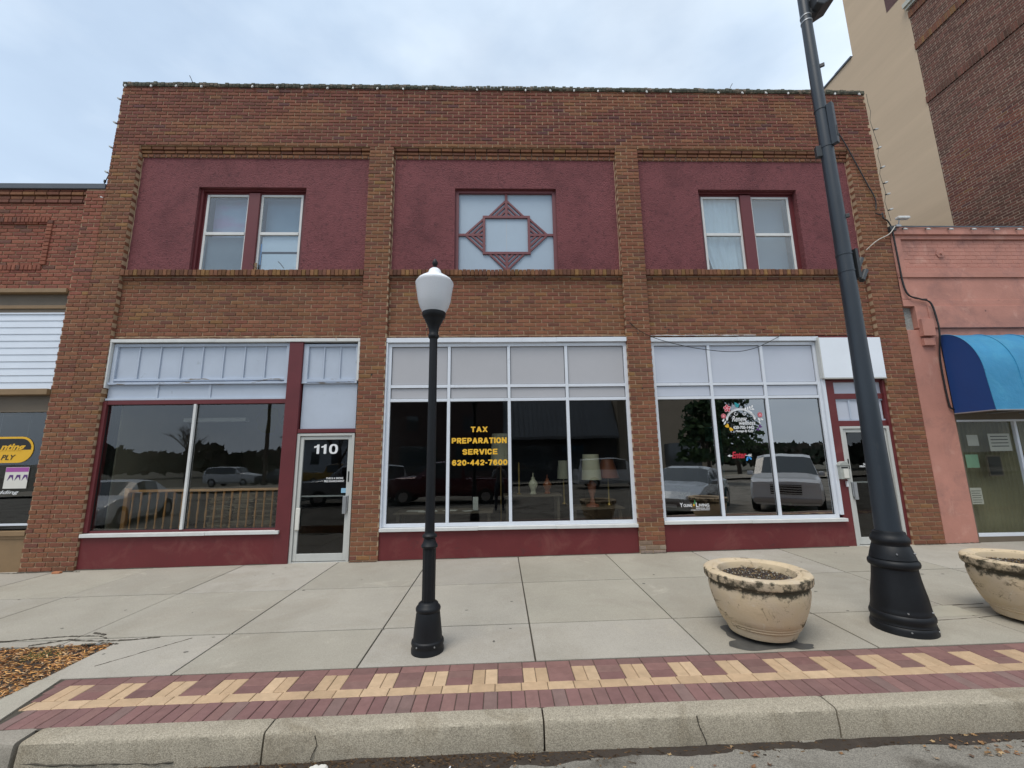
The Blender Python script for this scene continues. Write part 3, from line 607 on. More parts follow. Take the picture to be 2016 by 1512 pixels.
for sgx, sgz in ((1, 1), (1, -1), (-1, 1), (-1, -1)):
    for i, r_ in enumerate((.345, .235, .13)):      # top / bottom triangles
        bar((cx + sgx * .0, cz + sgz * (sz + r_)), (cx + sgx * r_, cz + sgz * (sz - .01)), .036)
        bar((cx + sgx * (sx + r_), cz), (cx + sgx * (sx - .01), cz + sgz * r_), .036)
mb.build('fretwork', M['trim'], pn)

# ------------------------------------------------------------------ storefronts
YF, YG = .075, .115
def mullioned(name, parent, x0, x1, z0, z1, vx, hz, t=.05, ot=.07, m='white', outer=True):
    mb = MB()
    mb.box(x0, x0 + ot, YF, YF + .07, z0, z1).box(x1 - ot, x1, YF, YF + .07, z0, z1).box(x0 + ot, x1 - ot, YF, YF + .07, z1 - ot, z1).box(x0 + ot, x1 - ot, YF, YF + .07, z0, z0 + ot * .9)
    ys = [x0 + ot] + [v for v in vx] + [x1 - ot]
    for v in vx: mb.box(v - t / 2, v + t / 2, YF + .002, YF + .07, z0 + ot * .9, z1 - ot)
    for i in range(len(ys) - 1):
        a_ = ys[i] + (t / 2 if i else 0); b_ = ys[i + 1] - (t / 2 if i < len(ys) - 2 else 0)
        for h in hz: mb.box(a_, b_, YF + .006, YF + .068, h - t / 2, h + t / 2)
    return mb.build(name, M[m], parent, bevel=.004)
def pane(par, x0, x1, z0, z1, g='glass', y=YG):
    e = .011
    boxes('gasket', 'gasket', par, [(x0, x0 + e, y - .006, y + .01, z0, z1), (x1 - e, x1, y - .006, y + .01, z0, z1), (x0 + e, x1 - e, y - .006, y + .01, z0, z0 + e), (x0 + e, x1 - e, y - .006, y + .01, z1 - e, z1)])
    return box('glass_pane', g, par, x0 + e, x1 - e, y, y + .004, z0 + e, z1 - e)
def panelled(par, x0, x1, z0, z1, m, nm='infill_panel'):
    e = .010
    boxes('gasket', 'gasket', par, [(x0, x1, YG - .001, YG + .006, z0, z1)])
    box(nm, m, par, x0 + e, x1 - e, YG - .006, YG - .0012, z0 + e, z1 - e)
def white_sill(par, x0, x1, z, zb=.055, cuts=()):
    xs = [x0] + list(cuts) + [x1]
    mb = MB()
    for i in range(len(xs) - 1):
        d = random.uniform(-.004, .004)
        mb.box(xs[i] + .001, xs[i + 1] - .001, -.012 + d, YF + .03, z - zb + d, z + d)
    return mb.build('window_sill', M['whitetrim'], par, bevel=.004)
def sheet_bulk(par, x0, x1, ztop):
    z0 = min(gz(x0, 0), gz(x1, 0)) - .1
    return box('bulkhead', 'red', par, x0, x1, .045, .3, z0, ztop)
def ragged_line(par, x0, x1, z, y=.08):
    mb = MB(); n = int((x1 - x0) / .05); ph = random.uniform(0, 99)
    pts = [(x0 + (x1 - x0) * k / n, y, z + .014 * mnoise.noise(Vector((k * .11 + ph, 0, 0))) + .004 * mnoise.noise(Vector((k * .9 + ph, 3, 0)))) for k in range(n + 1)]
    mb.tube(pts, [max(.002, .007 + .012 * mnoise.noise(Vector((k * .35 + ph, 7, 0)))) for k in range(n + 1)], 5); mb.build('caulk_line', M['whitetrim'] if x0 > 2 else M['mortar'], par)
# middle storefront
x0, x1 = -2.094, 2.386
SF = mullioned('storefront_frame', B, x0 + .03, x1 + .005, .515, 3.80, [-.94, .165, 1.24], [2.985, 2.73], .055, .065)
xs = [x0 + .095, -.94, .165, 1.24, x1 - .06]
for i in range(4):
    a_, b_ = xs[i] + (.0275 if i else 0), xs[i + 1] - (.0275 if i < 3 else 0)
    panelled(SF, a_, b_, 3.0125, 3.735, 'grey_panel'); panelled(SF, a_, b_, 2.7575, 2.9575, 'grey_panel'); pane(SF, a_, b_, .575, 2.7025)
boxes('head_flashing', 'white', SF, [(x0, -.55, .02, .11, 3.805, 3.89), (-.549, 1.07, .018, .11, 3.802, 3.887), (1.071, x1, .021, .11, 3.806, 3.891), (x0, x0 + .03, .03, .14, .515, 3.803)], bevel=.004)
white_sill(SF, x0 + .005, x1 - .003, .515, cuts=(-.4, .95)); sheet_bulk(B, x0, x1, .46); ragged_line(B, x0, x1, 3.935)
# left storefront
x0, x1 = -7.07, -2.57
LF = boxes('storefront_frame', 'redwood', B, [(-7.07, -7.0, .06, .2, .52, 2.76), (-7.0, -3.86, .07, .2, 2.70, 2.775), (-7.0, -3.86, .09, .2, .505, .545)], bevel=.004)
boxes('center_mullion', 'whitetrim', LF, [(-5.485, -5.44, .07, .15, .545, 2.70)], bevel=.003)
pane(LF, -7.0, -5.485, .545, 2.70); pane(LF, -5.44, -3.86, .545, 2.70)
boxes('post', 'redwood', B, [(-3.86, -3.612, .035, .25, gz(-3.7, 0) - .1, 3.83)], bevel=.006)
TR = boxes('transom', 'blue', B, [(-7.03, -3.86, .115, .17, 3.10, 3.82)])
boxes('batten', 'blue', TR, [(-7.03, -6.96, .075, .115, 3.10, 3.82), (-3.93, -3.86, .075, .115, 3.10, 3.82), (-6.96, -3.93, .078, .115, 3.765, 3.82)] + [(-6.96 + (3.03) * k / 8 - .011, -6.96 + 3.03 * k / 8 + .011, .09, .115, 3.17, 3.765) for k in range(1, 8)], bevel=.004)
boxes('weathered_rail', 'bluepeel', TR, [(-6.96, -3.93, .076, .115, 3.125, 3.168), (-7.05, -3.86, .05, .13, 3.06, 3.10)], bevel=.005)
boxes('lower_strip', 'blue', TR, [(-7.05, -3.86, .105, .15, 2.775, 3.06), (-7.05, -3.86, .07, .105, 2.778, 2.815), (-6.20, -6.155, .085, .105, 2.815, 3.06), (-5.27, -5.225, .085, .105, 2.815, 3.06)], bevel=.003)
boxes('head_trim', 'whitetrim', B, [(-7.07, -5.2, .02, .12, 3.835, 3.895), (-5.199, -2.57, .018, .12, 3.832, 3.892), (-2.612, -2.572, .022, .12, 3.10, 3.832), (-7.068, -7.04, .022, .12, 3.0, 3.835)], bevel=.004)
white_sill(LF, -7.055, -3.78, .508, cuts=(-5.0,)); sheet_bulk(B, -7.07, -3.86, .453); ragged_line(B, -7.07, -2.57, 3.94)
DT = boxes('door_transom', 'blue', B, [(-3.612, -2.612, .115, .16, 3.07, 3.80), (-3.59, -2.612, .105, .15, 2.235, 3.055)])
boxes('batten', 'blue', DT, [(-3.612, -3.52, .075, .115, 3.07, 3.80), (-2.66, -2.612, .075, .115, 3.07, 3.80), (-3.52, -2.66, .078, .115, 3.75, 3.80), (-3.25, -3.23, .09, .115, 3.14, 3.75), (-2.955, -2.935, .09, .115, 3.14, 3.75)], bevel=.004)
boxes('weathered_rail', 'bluepeel', DT, [(-3.52, -2.66, .076, .115, 3.085, 3.14), (-3.612, -2.612, .06, .115, 3.055, 3.07)], bevel=.003)
boxes('door_header', 'redwood', B, [(-3.612, -2.572, .05, .2, 2.16, 2.225)], bevel=.004)
def door(x0, x1, z0, z1, glx, hinge_right, cream):
    m = 'alum' if cream else 'alum'
    D = boxes('door', m, B, [(x0, x0 + .05, .06, .17, z0, z1), (x1 - .05, x1, .06, .17, z0, z1), (x0 + .05, x1 - .05, .06, .17, z1 - .045, z1), (x0 + .05, x1 - .05, .07, .17, z0, z0 + .02)], bevel=.004)
    a_, b_ = x0 + .056, x1 - .056; st = .058
    leaf = boxes('door_leaf', m, D, [(a_, a_ + st, .085, .13, z0 + .03, z1 - .052), (b_ - st, b_, .085, .13, z0 + .03, z1 - .052), (a_ + st, b_ - st, .085, .13, z1 - .052 - st, z1 - .052), (a_ + st, b_ - st, .085, .13, z0 + .03, z0 + .15)], bevel=.004)
    box('door_glass', 'doorglass', D, a_ + st, b_ - st, .105, .109, z0 + .15, z1 - .052 - st)
    zc = z0 + 1.10
    boxes('push_bar', m, D, [(a_ + st, b_ - st, .128, .15, zc - .012, zc + .012)])
    return D, a_, b_, st, zc
D1, a_, b_, st, zc = door(-3.612, -2.60, gz(-3, 0) - .012, 2.15, 0, 1, 0)
boxes('pull_handle', 'steel', D1, [(b_ - st - .035, b_ - st + .03, .045, .075, zc - .30, zc + .0), (b_ - st + .035, b_ - st + .055, .05, .085, zc - .25, zc + .01)], bevel=.006)
boxes('lock', 'gasket', D1, [(b_ - .035, b_ - .012, .08, .086, zc + .24, zc + .42)])
MB().lathe([(.015, 0), (.015, .01)], (0, 0, 0), 12)
mb = MB(); mb.smooth = True; mb.box(a_ + .01, a_ + .085, .055, .084, zc - .56, zc - .19); mb.build('handle_pad', M['paper'], D1, bevel=.012)
mb = MB(); nx0, nz0, hh_ = -3.315, 1.79, .165
for k in range(2):
    ox = nx0 + k * .125; mb.poly([(ox + .045, nz0), (ox + .09, nz0), (ox + .09, nz0 + hh_), (ox + .055, nz0 + hh_), (ox + .04, nz0 + hh_ * .86), (ox, nz0 + hh_ * .80), (ox, nz0 + hh_ * .62), (ox + .045, nz0 + hh_ * .68)], .098, .100)
mb.build('house_number', M['vinyl_white'], D1)
mb = MB(); oc = (nx0 + .34, nz0 + hh_ / 2); n = 28
for k in range(n):
    a0_, a1_ = 6.2832 * k / n, 6.2832 * (k + 1) / n
    se_ = lambda a, rx, rz: (oc[0] + rx * math.copysign(abs(math.cos(a)) ** .8, math.cos(a)), oc[1] + rz * math.copysign(abs(math.sin(a)) ** .8, math.sin(a)))
    mb.poly([se_(a0_, .033, .058), se_(a0_, .078, .087), se_(a1_, .078, .087), se_(a1_, .033, .058)], .098, .100)
mb.build('house_number', M['vinyl_white'], D1)
text('smoke_notice', 'THIS IS A SMOKE', -2.925, 1.362, .30, .032, .100, M['vinyl_white'], D1, .02); text('smoke_notice', 'FREE ENVIRONMENT', -2.93, 1.312, .35, .032, .100, M['vinyl_white'], D1, .02)
st_ = box('blue_sticker', 'teal', D1, -2.80, -2.70, .099, .101, 1.11, 1.19); st_.data.materials[0] = mat('pale_blue_sticker', (.25, .45, .6), .5, .1, 30)
# right storefront
x0, x1 = 2.844, 6.05
RF = mullioned('storefront_frame', B, x0 + .01, 6.04, .545, 3.79, [3.955, 4.975], [2.985, 2.73], .052, .06)
xs = [x0 + .07, 3.955, 4.975, 5.98]
for i in range(3):
    a_, b_ = xs[i] + (.026 if i else 0), xs[i + 1] - (.026 if i < 2 else 0)
    panelled(RF, a_, b_, 3.011, 3.73, 'lav_panel'); panelled(RF, a_, b_, 2.756, 2.959, 'lav_panel'); pane(RF, a_, b_, .60, 2.704, 'glass2')
boxes('head_flashing', 'white', RF, [(x0, 4.5, .02, .11, 3.795, 3.875), (4.501, 6.07, .018, .11, 3.797, 3.877), (6.042, 6.10, .04, .14, .60, 3.795)], bevel=.004)
white_sill(RF, x0 + .003, 6.12, .545, cuts=(4.4,)); sheet_bulk(B, x0, 6.10, .49); ragged_line(B, x0, 4.9, 3.93)
boxes('red_wall', 'red', B, [(6.10, 6.27, .07, .3, gz(6, 0) - .1, 3.02), (7.20, 7.25, .05, .3, gz(7, 0) - .1, 3.02), (6.27, 7.20, .085, .3, 2.17, 2.27), (6.27, 7.20, .085, .3, 2.68, 2.78), (6.27, 7.20, .085, .3, 3.0, 3.02), (6.10, 7.25, .09, .3, 3.02, 3.9)])
mb = MB(); mb.box(6.05, 7.245, -.015, .06, 3.07, 3.845); sg = mb.build('blank_sign', M['board'], B, bevel=.005)
boxes('sign_edge', 'alum', sg, [(6.025, 6.05, -.02, .062, 3.06, 3.85), (6.05, 7.245, -.018, .06, 3.05, 3.069)])
boxes('transom_light', 'lav_panel', B, [(6.27, 6.72, .12, .14, 2.78, 3.0), (6.74, 7.20, .12, .14, 2.78, 3.0), (6.29, 6.53, .12, .14, 2.29, 2.66), (6.56, 6.80, .12, .14, 2.29, 2.66), (6.83, 7.18, .12, .14, 2.29, 2.66)])
boxes('transom_frame', 'blue', B, [(6.27, 7.20, .105, .119, 2.27, 2.30), (6.27, 7.20, .105, .119, 2.65, 2.68), (6.53, 6.56, .10, .14, 2.30, 2.65), (6.80, 6.83, .10, .14, 2.30, 2.65), (6.72, 6.74, .10, .14, 2.78, 3.0)])
D2, a_, b_, st, zc = door(6.27, 7.20, gz(6.7, 0) - .012, 2.165, 0, 1, 1)
boxes('pull_handle', 'steel', D2, [(a_ + st - .03, a_ + st + .035, .045, .075, zc - .30, zc + .0), (a_ + st - .055, a_ + st - .035, .05, .085, zc - .25, zc + .01)], bevel=.006)
boxes('lock', 'gasket', D2, [(a_ + .012, a_ + .035, .08, .086, zc + .24, zc + .42)])
text('unit_number', '1', 6.72, 1.58, .035, .075, .100, M['vinyl_white'], D2, .04); text('private_notice', 'NO RE', 6.70, 1.475, .12, .032, .100, M['vinyl_white'], D2, .03); text('private_notice', 'PRIVATE', 6.665, 1.435, .20, .032, .100, M['vinyl_white'], D2, .03)
mb = MB(); mb.box(6.095, 6.265, -.02, .07, 1.22, 1.46); mb.poly([(6.08, 1.46), (6.275, 1.46), (6.25, 1.50), (6.18, 1.535), (6.10, 1.50)], -.03, .07)
ml = mb.build('mail_box', mat('weathered_grey_plastic', (.36, .37, .34), .6, .15, 14), B, bevel=.005)
boxes('mail_slot', 'gasket', ml, [(6.12, 6.24, -.024, -.018, 1.41, 1.435)]); boxes('mail_paper', 'paper', ml, [(6.15, 6.235, -.034, -.02, 1.24, 1.40)])
mb = MB(); mb.box(6.225, 6.255, .03, .07, 1.08, 1.18); mb.build('door_bell', M['vinyl_white'], B, bevel=.006)
mb = MB()
for k in range(34):
    bx = random.choice(BAYS); x = random.uniform(bx[0] + .1, bx[1] - .1); z = random.choice([random.uniform(4.0, 5.0), random.uniform(3.97, 4.1)]); s_ = random.uniform(.006, .013)
    mb.box(x - s_, x + s_, .083, .09, z - s_, z + s_)
for x, z in ((-2.3, 5.12), (-2.28, 5.30), (-2.31, 4.98), (.15, 4.62), (.17, 4.05), (2.6, 3.95), (.16, 4.2), (2.62, 2.9), (-2.33, 3.2)): mb.box(x - .012, x + .012, -.004 if abs(x) > 2 else .083, .01 if abs(x) > 2 else .09, z - .012, z + .012)
tag(mb.build('anchor_holes', M['gasket'], B), kind='stuff')
for (x, z, dx, dz) in ((-4.55, 5.24, -.12, .09), (-4.05, 5.245, -.10, .12), (-6.2, 9.28, -.05, .13), (4.9, 9.28, .05, .10), (-3.05, 3.93, -.02, .14), (-3.0, 3.93, .02, -.10)):
    mb = MB(); mb.tube([(x, -.02, z), (x + dx * .5, -.05, z + dz * .6), (x + dx, -.06, z + dz)], .006, 5); mb.build('twig', M['bark'] if z > 5 else M['mortar'], B)
# ------------------------------------------------------------------ lettering on the glass
YD = YG - .003
blocktext('window_lettering', 'TAX', -.385, 2.192, .305, .098, YD, M['gold'], SF)
blocktext('window_lettering', 'PREPARATION', -.385, 1.99, .99, .103, YD, M['gold'], SF)
blocktext('window_lettering', 'SERVICE', -.37, 1.79, .63, .10, YD, M['gold'], SF)
blocktext('window_lettering', '620-442-7600', -.375, 1.60, .99, .098, YD, M['gold'], SF)
# wreath decal on the middle pane of the right storefront: pixel-free local units, centre (4.44, 2.2)
def dec(nm, m, polys, y=YD):
    mb = MB()
    for i, p in enumerate(polys): mb.poly(p, y - .0004 - .00001 * i, y)
    return mb.build(nm, M[m], RF)
def U(u, v): return (4.085 + (u - 190) / 1400 * .80, 2.585 - (v - 340) / 900 * .535)      # decal drawing units
def circ(cx, cy, r, n=14, ry=None): return [U(cx + r * math.cos(6.283 * k / n), cy + (ry or r) * math.sin(6.283 * k / n)) for k in range(n)]
def petal(cx, cy, a, l, w): 
    c_, s_ = math.cos(a), math.sin(a); return [U(cx + c_ * t * l - s_ * q * w, cy + s_ * t * l + c_ * q * w) for t, q in ((0, 0), (.3, .7), (.65, 1), (.92, .6), (1, 0), (.92, -.6), (.65, -1), (.3, -.7))]
def stroke(pts, w):
    out = []
    for i in range(len(pts) - 1):
        (ax, ay), (bx, by) = pts[i], pts[i + 1]; d = math.hypot(bx - ax, by - ay) or 1; nx_, ny_ = -(by - ay) / d * w / 2, (bx - ax) / d * w / 2
        out.append([U(ax - nx_, ay - ny_), U(bx - nx_, by - ny_), U(bx + nx_, by + ny_), U(ax + nx_, ay + ny_)])
    return out
arc = lambda cx, cy, rx, ry, a0, a1, n=22: [(cx + rx * math.cos(a0 + (a1 - a0) * k / n), cy - ry * math.sin(a0 + (a1 - a0) * k / n)) for k in range(n + 1)]
w_ = []
for dr, ww in ((0, 26), (30, 12), (-26, 10)): w_ += stroke(arc(850, 870, 480 + dr, 400 + dr, R(15), R(165)), ww)
for sx_, cx_ in ((1, 690), (-1, 985)):
    sp = [(cx_ + sx_ * (70 - 9 * t) * math.cos(t) , 600 + (70 - 9 * t) * math.sin(t)) for t in [k * .35 for k in range(18)]]; w_ += stroke(sp, 15)
for (x, y, a, l, w) in ((1010, 520, -1.3, 110, 28), (1110, 500, -1.6, 110, 28), (1190, 480, -1.75, 110, 28), (1230, 440, -1.1, 110, 28), (1220, 480, -.1, 100, 26), (1130, 540, .35, 120, 26), (400, 700, 1.7, 120, 30), (300, 760, 2.2, 110, 30), (1280, 700, 1.3, 110, 32), (1400, 740, .9, 120, 34), (1480, 770, .35, 110, 28), (330, 830, 2.0, 120, 26), (1430, 850, 1.2, 80, 24)): w_.append(petal(x, y, a, l, w))
w_ += stroke([(1100, 530), (1280, 440)], 10) + stroke([(270, 940), (330, 880), (360, 790)], 12) + stroke([(1490, 915), (1440, 880), (1430, 800)], 12)
dec('wreath_decal', 'vinyl_white', w_, YD)
for (x, y, l, w, n) in ((425, 440, 125, 48, 5), (285, 680, 85, 26, 8), (1490, 650, 88, 26, 8)):
    fl = []; fp = []
    for k in range(n): fp.append(petal(x, y, 6.283 * k / n + .9, l, w)); fl.append(petal(x + 22 * math.cos(6.283 * k / n + .9), y + 22 * math.sin(6.283 * k / n + .9), 6.283 * k / n + .9, l * .68, w * .6))
    dec('flower_decal', 'pink', fp, YD - .0009); dec('flower_center_decal', 'rv', fl, YD - .0018)
dec('bird_decal', 'teal', [petal(690, 240, 1.0, 200, 58), petal(740, 300, .4, 110, 30)])
dec('yellow_butterfly_decal', 'ylw', [petal(430, 1030, -2.1, 130, 36), petal(430, 1030, 3.5, 140, 34), petal(440, 1030, .7, 150, 36), petal(440, 1030, 1.2, 130, 32)])
dec('violet_butterfly_decal', 'purple', [petal(1400, 1050, -.9, 120, 30), petal(1410, 1040, -.2, 110, 26), petal(1390, 1060, 2.4, 90, 26), petal(1400, 1060, 1.8, 90, 26)])
def utext(s, u, v, wu, hv, m, bold, sh=.0): 
    c_ = U(u, v); text('window_lettering', s, c_[0], c_[1], wu / 1400 * .80, hv / 900 * .535, YD - .0003, M[m], RF, bold, sh)
utext('Renew', 800, 765, 500, 175, 'vinyl_white', .01, .35); utext('wellness', 1040, 895, 540, 130, 'vinyl_white', .015, .3)
utext('620-705-1442', 905, 1035, 670, 100, 'vinyl_white', .03); utext('Massage By Kelly', 920, 1155, 590, 95, 'vinyl_white', .02, .4)
# enter arrow
U0 = U
def U(u, v): return (4.135 + (u - 1180) / 570 * .455, 1.66 - (v - 385) / 285 * .21)
dec('arrow_tail_decal', 'vinyl_white', [[U(1600, 378), U(1740, 376), U(1740, 390), U(1600, 392)]] + [[U(1660 + k * 26, 382), U(1690 + k * 26, 350), U(1702 + k * 26, 352), U(1674 + k * 26, 382), U(1702 + k * 26, 412), U(1690 + k * 26, 414)] for k in range(3)])
dec('arrow_decal', 'vinyl_white', [[U(1180, 390), U(1250, 355), U(1240, 385), U(1320, 383), U(1320, 400), U(1240, 400), U(1250, 420)]])
cE = U(1455, 372); text('window_lettering', 'Enter', cE[0], cE[1], .27, .12, YD - .0006, M['rv'], RF, .03, .3)
dec('blue_feather_decal', 'bl', [petal(1660, 400, 1.9, 125, 26), petal(1670, 400, .95, 110, 22)])
U = U0
text('window_lettering', 'Y', 3.215, .805, .055, .075, YD, M['vinyl_white'], RF, .02); text('window_lettering', 'OUNG', 3.33, .795, .155, .052, YD, M['vinyl_white'], RF, .02)
text('window_lettering', 'L', 3.50, .805, .045, .075, YD, M['vinyl_white'], RF, .02); text('window_lettering', 'IVING', 3.625, .795, .185, .052, YD, M['vinyl_white'], RF, .02)
text('window_lettering', 'ESSENTIAL OILS', 3.60, .745, .25, .022, YD, M['vinyl_white'], RF, .02); text('window_lettering', 'Independent Distributor', 3.55, .715, .34, .024, YD, M['vinyl_white'], RF, .015)
lp = [(3.44 + .013 * math.cos(k * .6), .80 + .022 * math.sin(k * .6)) for k in range(10)]; dec('drop_decal', 'ylw', [lp]); dec('leaf_decal', 'green', [[(3.43, .82), (3.455, .845), (3.46, .90), (3.475, .85), (3.465, .825)]])

# ------------------------------------------------------------------ shop interiors (real things behind the glass)
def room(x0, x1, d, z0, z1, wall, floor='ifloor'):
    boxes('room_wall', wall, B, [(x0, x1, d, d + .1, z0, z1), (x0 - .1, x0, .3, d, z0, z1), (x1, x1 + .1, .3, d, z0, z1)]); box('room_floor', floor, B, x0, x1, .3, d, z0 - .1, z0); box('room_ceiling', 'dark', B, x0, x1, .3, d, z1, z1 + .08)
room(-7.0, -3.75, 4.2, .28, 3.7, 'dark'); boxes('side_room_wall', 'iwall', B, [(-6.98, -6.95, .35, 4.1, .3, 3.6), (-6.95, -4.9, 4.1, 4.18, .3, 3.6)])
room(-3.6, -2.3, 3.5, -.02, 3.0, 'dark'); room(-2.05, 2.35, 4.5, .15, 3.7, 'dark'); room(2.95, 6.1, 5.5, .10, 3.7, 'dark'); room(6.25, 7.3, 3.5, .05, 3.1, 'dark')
# baluster railing in the left window
rl = empty('baluster_railing', (-5.4, .95, .3), 'brown turned wood baluster railing behind the left shop window', 'railing')
RY, zt = .50, 1.19
boxes('hand_rail', 'wood', rl, [(-6.75, -3.80, RY - .04, RY + .04, zt - .045, zt)], bevel=.008); boxes('bottom_rail', 'wood', rl, [(-6.75, -3.80, RY - .03, RY + .03, .36, .40)])
bprof = [(.012, .40), (.020, .41), (.020, .47), (.012, .48), (.017, .53), (.011, .60), (.018, .70), (.019, .76), (.012, .86), (.016, .95), (.011, 1.0), (.02, 1.02), (.02, 1.145)]
for k in range(20): MB().lathe(bprof, (-6.68 + k * .147, RY, 0), 8).build('baluster', M['wood'], rl)
boxes('newel', 'wood', rl, [(-6.82, -6.75, RY - .035, RY + .035, .3, 1.22)], bevel=.005)
mb = MB()
PC = [(.30, .235, .15), (.24, .18, .115), (.36, .29, .19), (.18, .135, .085)]
for s_ in range(4):
    z = .31
    while z < 1.0 + .05 * (s_ % 2):
        h = random.uniform(.012, .03); mb.col = random.choice(PC); j = random.uniform(-.04, .04); xx = -5.45 + s_ * .42
        mb.box(xx + j, xx + .36 + j + random.uniform(-.03, .02), 0.70 + random.uniform(0, .05), 1.2, z, z + h - .004); z += h
o = mb.build('flattened_cardboard', M['mulch'], tint=True); tag(o, 'stacks of flattened cardboard behind the wooden railing', 'cardboard')
# ceiling strip lamp, wall shapes
mb = MB(); mb.box(-6.25, -5.05, .9, 1.05, 2.46, 2.53); lamp_ = mb.build('strip_light', M['whitetrim']); tag(lamp_, 'long white ceiling strip light seen through the left shop window', 'light fixture')
mur = M['green']
def blobs(nm, col, cx, cz, rx, rz, y, sd, n=22):
    mb = MB(); mb.poly([(cx + rx * (1 + .4 * mnoise.noise(Vector((math.cos(6.283 * k / n) * 1.7, math.sin(6.283 * k / n) * 1.7, sd)))) * math.cos(6.283 * k / n), cz + rz * (1 + .4 * mnoise.noise(Vector((math.cos(6.283 * k / n) * 1.7, math.sin(6.283 * k / n) * 1.7, sd)))) * math.sin(6.283 * k / n)) for k in range(n)], y - .01, y); return mb.build(nm, mat(nm + '_paint', col, .8, .2, 3), B)
blobs('painted_yellow_shape', (.30, .28, .04), -7.9 + 1.55, 2.75, .30, .35, 4.09, 1.0); blobs('painted_green_shape', (.04, .12, .07), -5.5, 2.7, .55, .33, 4.09, 4.0); blobs('painted_green_shape', (.05, .10, .08), -5.2, 2.2, .22, .4, 4.085, 7.7)
# tables and lamps in the middle window
def table(nm, x0, x1, y0, y1, z, lab, m='brownwood'):
    t = empty(nm, ((x0 + x1) / 2, (y0 + y1) / 2, .15), lab, 'table'); boxes('table_top', m, t, [(x0, x1, y0, y1, z - .03, z)], bevel=.004)
    for a in (x0 + .05, x1 - .1):
        for b in (y0 + .05, y1 - .1): boxes('leg', m, t, [(a, a + .05, b, b + .05, .15, z - .03)])
table('display_table', -1.95, -.15, .35, .95, .72, 'low dark table strewn with papers behind the left panes of the middle window'); table('display_table', .05, 1.15, .5, 1.1, .98, 'dark table carrying the cream vase lamp behind the middle window'); table('display_table', 1.3, 2.3, .45, 1.1, .74, 'low dark table under the copper lamp behind the middle window')
def lamp(nm, x, y, z, base, bm, shade, sm, lab, tilt=0):
    o = empty(nm, (x, y, z), lab, 'lamp', 'second hand lamps in the shop window')
    if base: MB().lathe(base, (x, y, z), 20).build('lamp_base', M[bm], o)
    if shade:
        r0, r1, h0, h1 = shade; mb = MB(); mb.lathe([(r0, h0), (r1, h1), (r1 - .006, h1 - .002), (r0 - .006, h0)], (x, y, z), 24, cap=False); mb.build('lamp_shade', M[sm], o)
vase = [(.06, 0), (.065, .02), (.045, .04), (.05, .09), (.085, .16), (.09, .2), (.06, .25), (.035, .28), (.04, .31), (.012, .32), (.01, .40)]
lamp('table_lamp', .62, .72, .98, vase, 'ceramic', None, None, 'cream ceramic vase lamp base without shade on the dark table')
lamp('table_lamp', .90, .80, .98, [(r_ * .95, z_ * .9) for r_, z_ in vase], 'orange', None, None, 'orange ceramic lamp base just right of the cream vase lamp')
lamp('table_lamp', .35, .75, .98, [(.045, 0), (.045, .015), (.015, .03), (.02, .1), (.012, .15), (.02, .25), (.012, .3), (.018, .45), (.01, .6)], 'brass', None, None, 'thin brass candlestick lamp base left of the cream vase lamp')
lamp('table_lamp', 1.75, .70, .74, [(.13, 0), (.12, .03), (.05, .06), (.05, .1), (.03, .16), (.075, .3), (.085, .42), (.04, .46), (.01, .52)], 'copper', (.19, .155, .50, .98), 'cream', 'copper vase lamp with a big cream pleated shade behind the right pane')
lamp('floor_lamp', .0, .95, .15, [(.13, 0), (.12, .03), (.015, .05), (.012, 1.5)], 'brass', (.20, .17, 1.38, 2.0), 'cream', 'tall lamp with a grey cream drum shade behind the yellow phone number')
lamp('table_lamp', 1.28, 1.2, .74, [(.05, 0), (.02, .05), (.012, .5)], 'brass', (.13, .10, .50, .86), 'cream', 'small lamp with a narrow beige shade left of the big cream shade')
lamp('table_lamp', 2.12, .9, .74, [(.06, 0), (.02, .05), (.012, .5)], 'brass', (.22, .12, .52, .88), 'orange', 'lamp with a flared tan orange shade at the right end of the window')
mb = MB()
for (x, y, a, w, h) in ((-1.35, .5, .3, .35, .2), (-.95, .6, -.2, .25, .18), (-.6, .5, .5, .22, .16), (-1.6, .6, 0, .3, .2)):
    c_, s_ = math.cos(a), math.sin(a); mb.add([(x + c_ * u - s_ * v, y + s_ * u + c_ * v, .722 + .004 * random.random()) for u, v in ((-w / 2, -h / 2), (w / 2, -h / 2), (w / 2, h / 2), (-w / 2, h / 2))], [(0, 1, 2, 3)])
tag(mb.build('paper_sheets', M['paper']), 'loose paper sheets on the low dark table in the middle window', 'papers')
mb = MB(); mb.box(-.52, -.42, .45, .5, .73, .97); tag(mb.build('small_book', M['paper'], bevel=.01), 'small upright cream book on the low table under the yellow lettering', 'book')
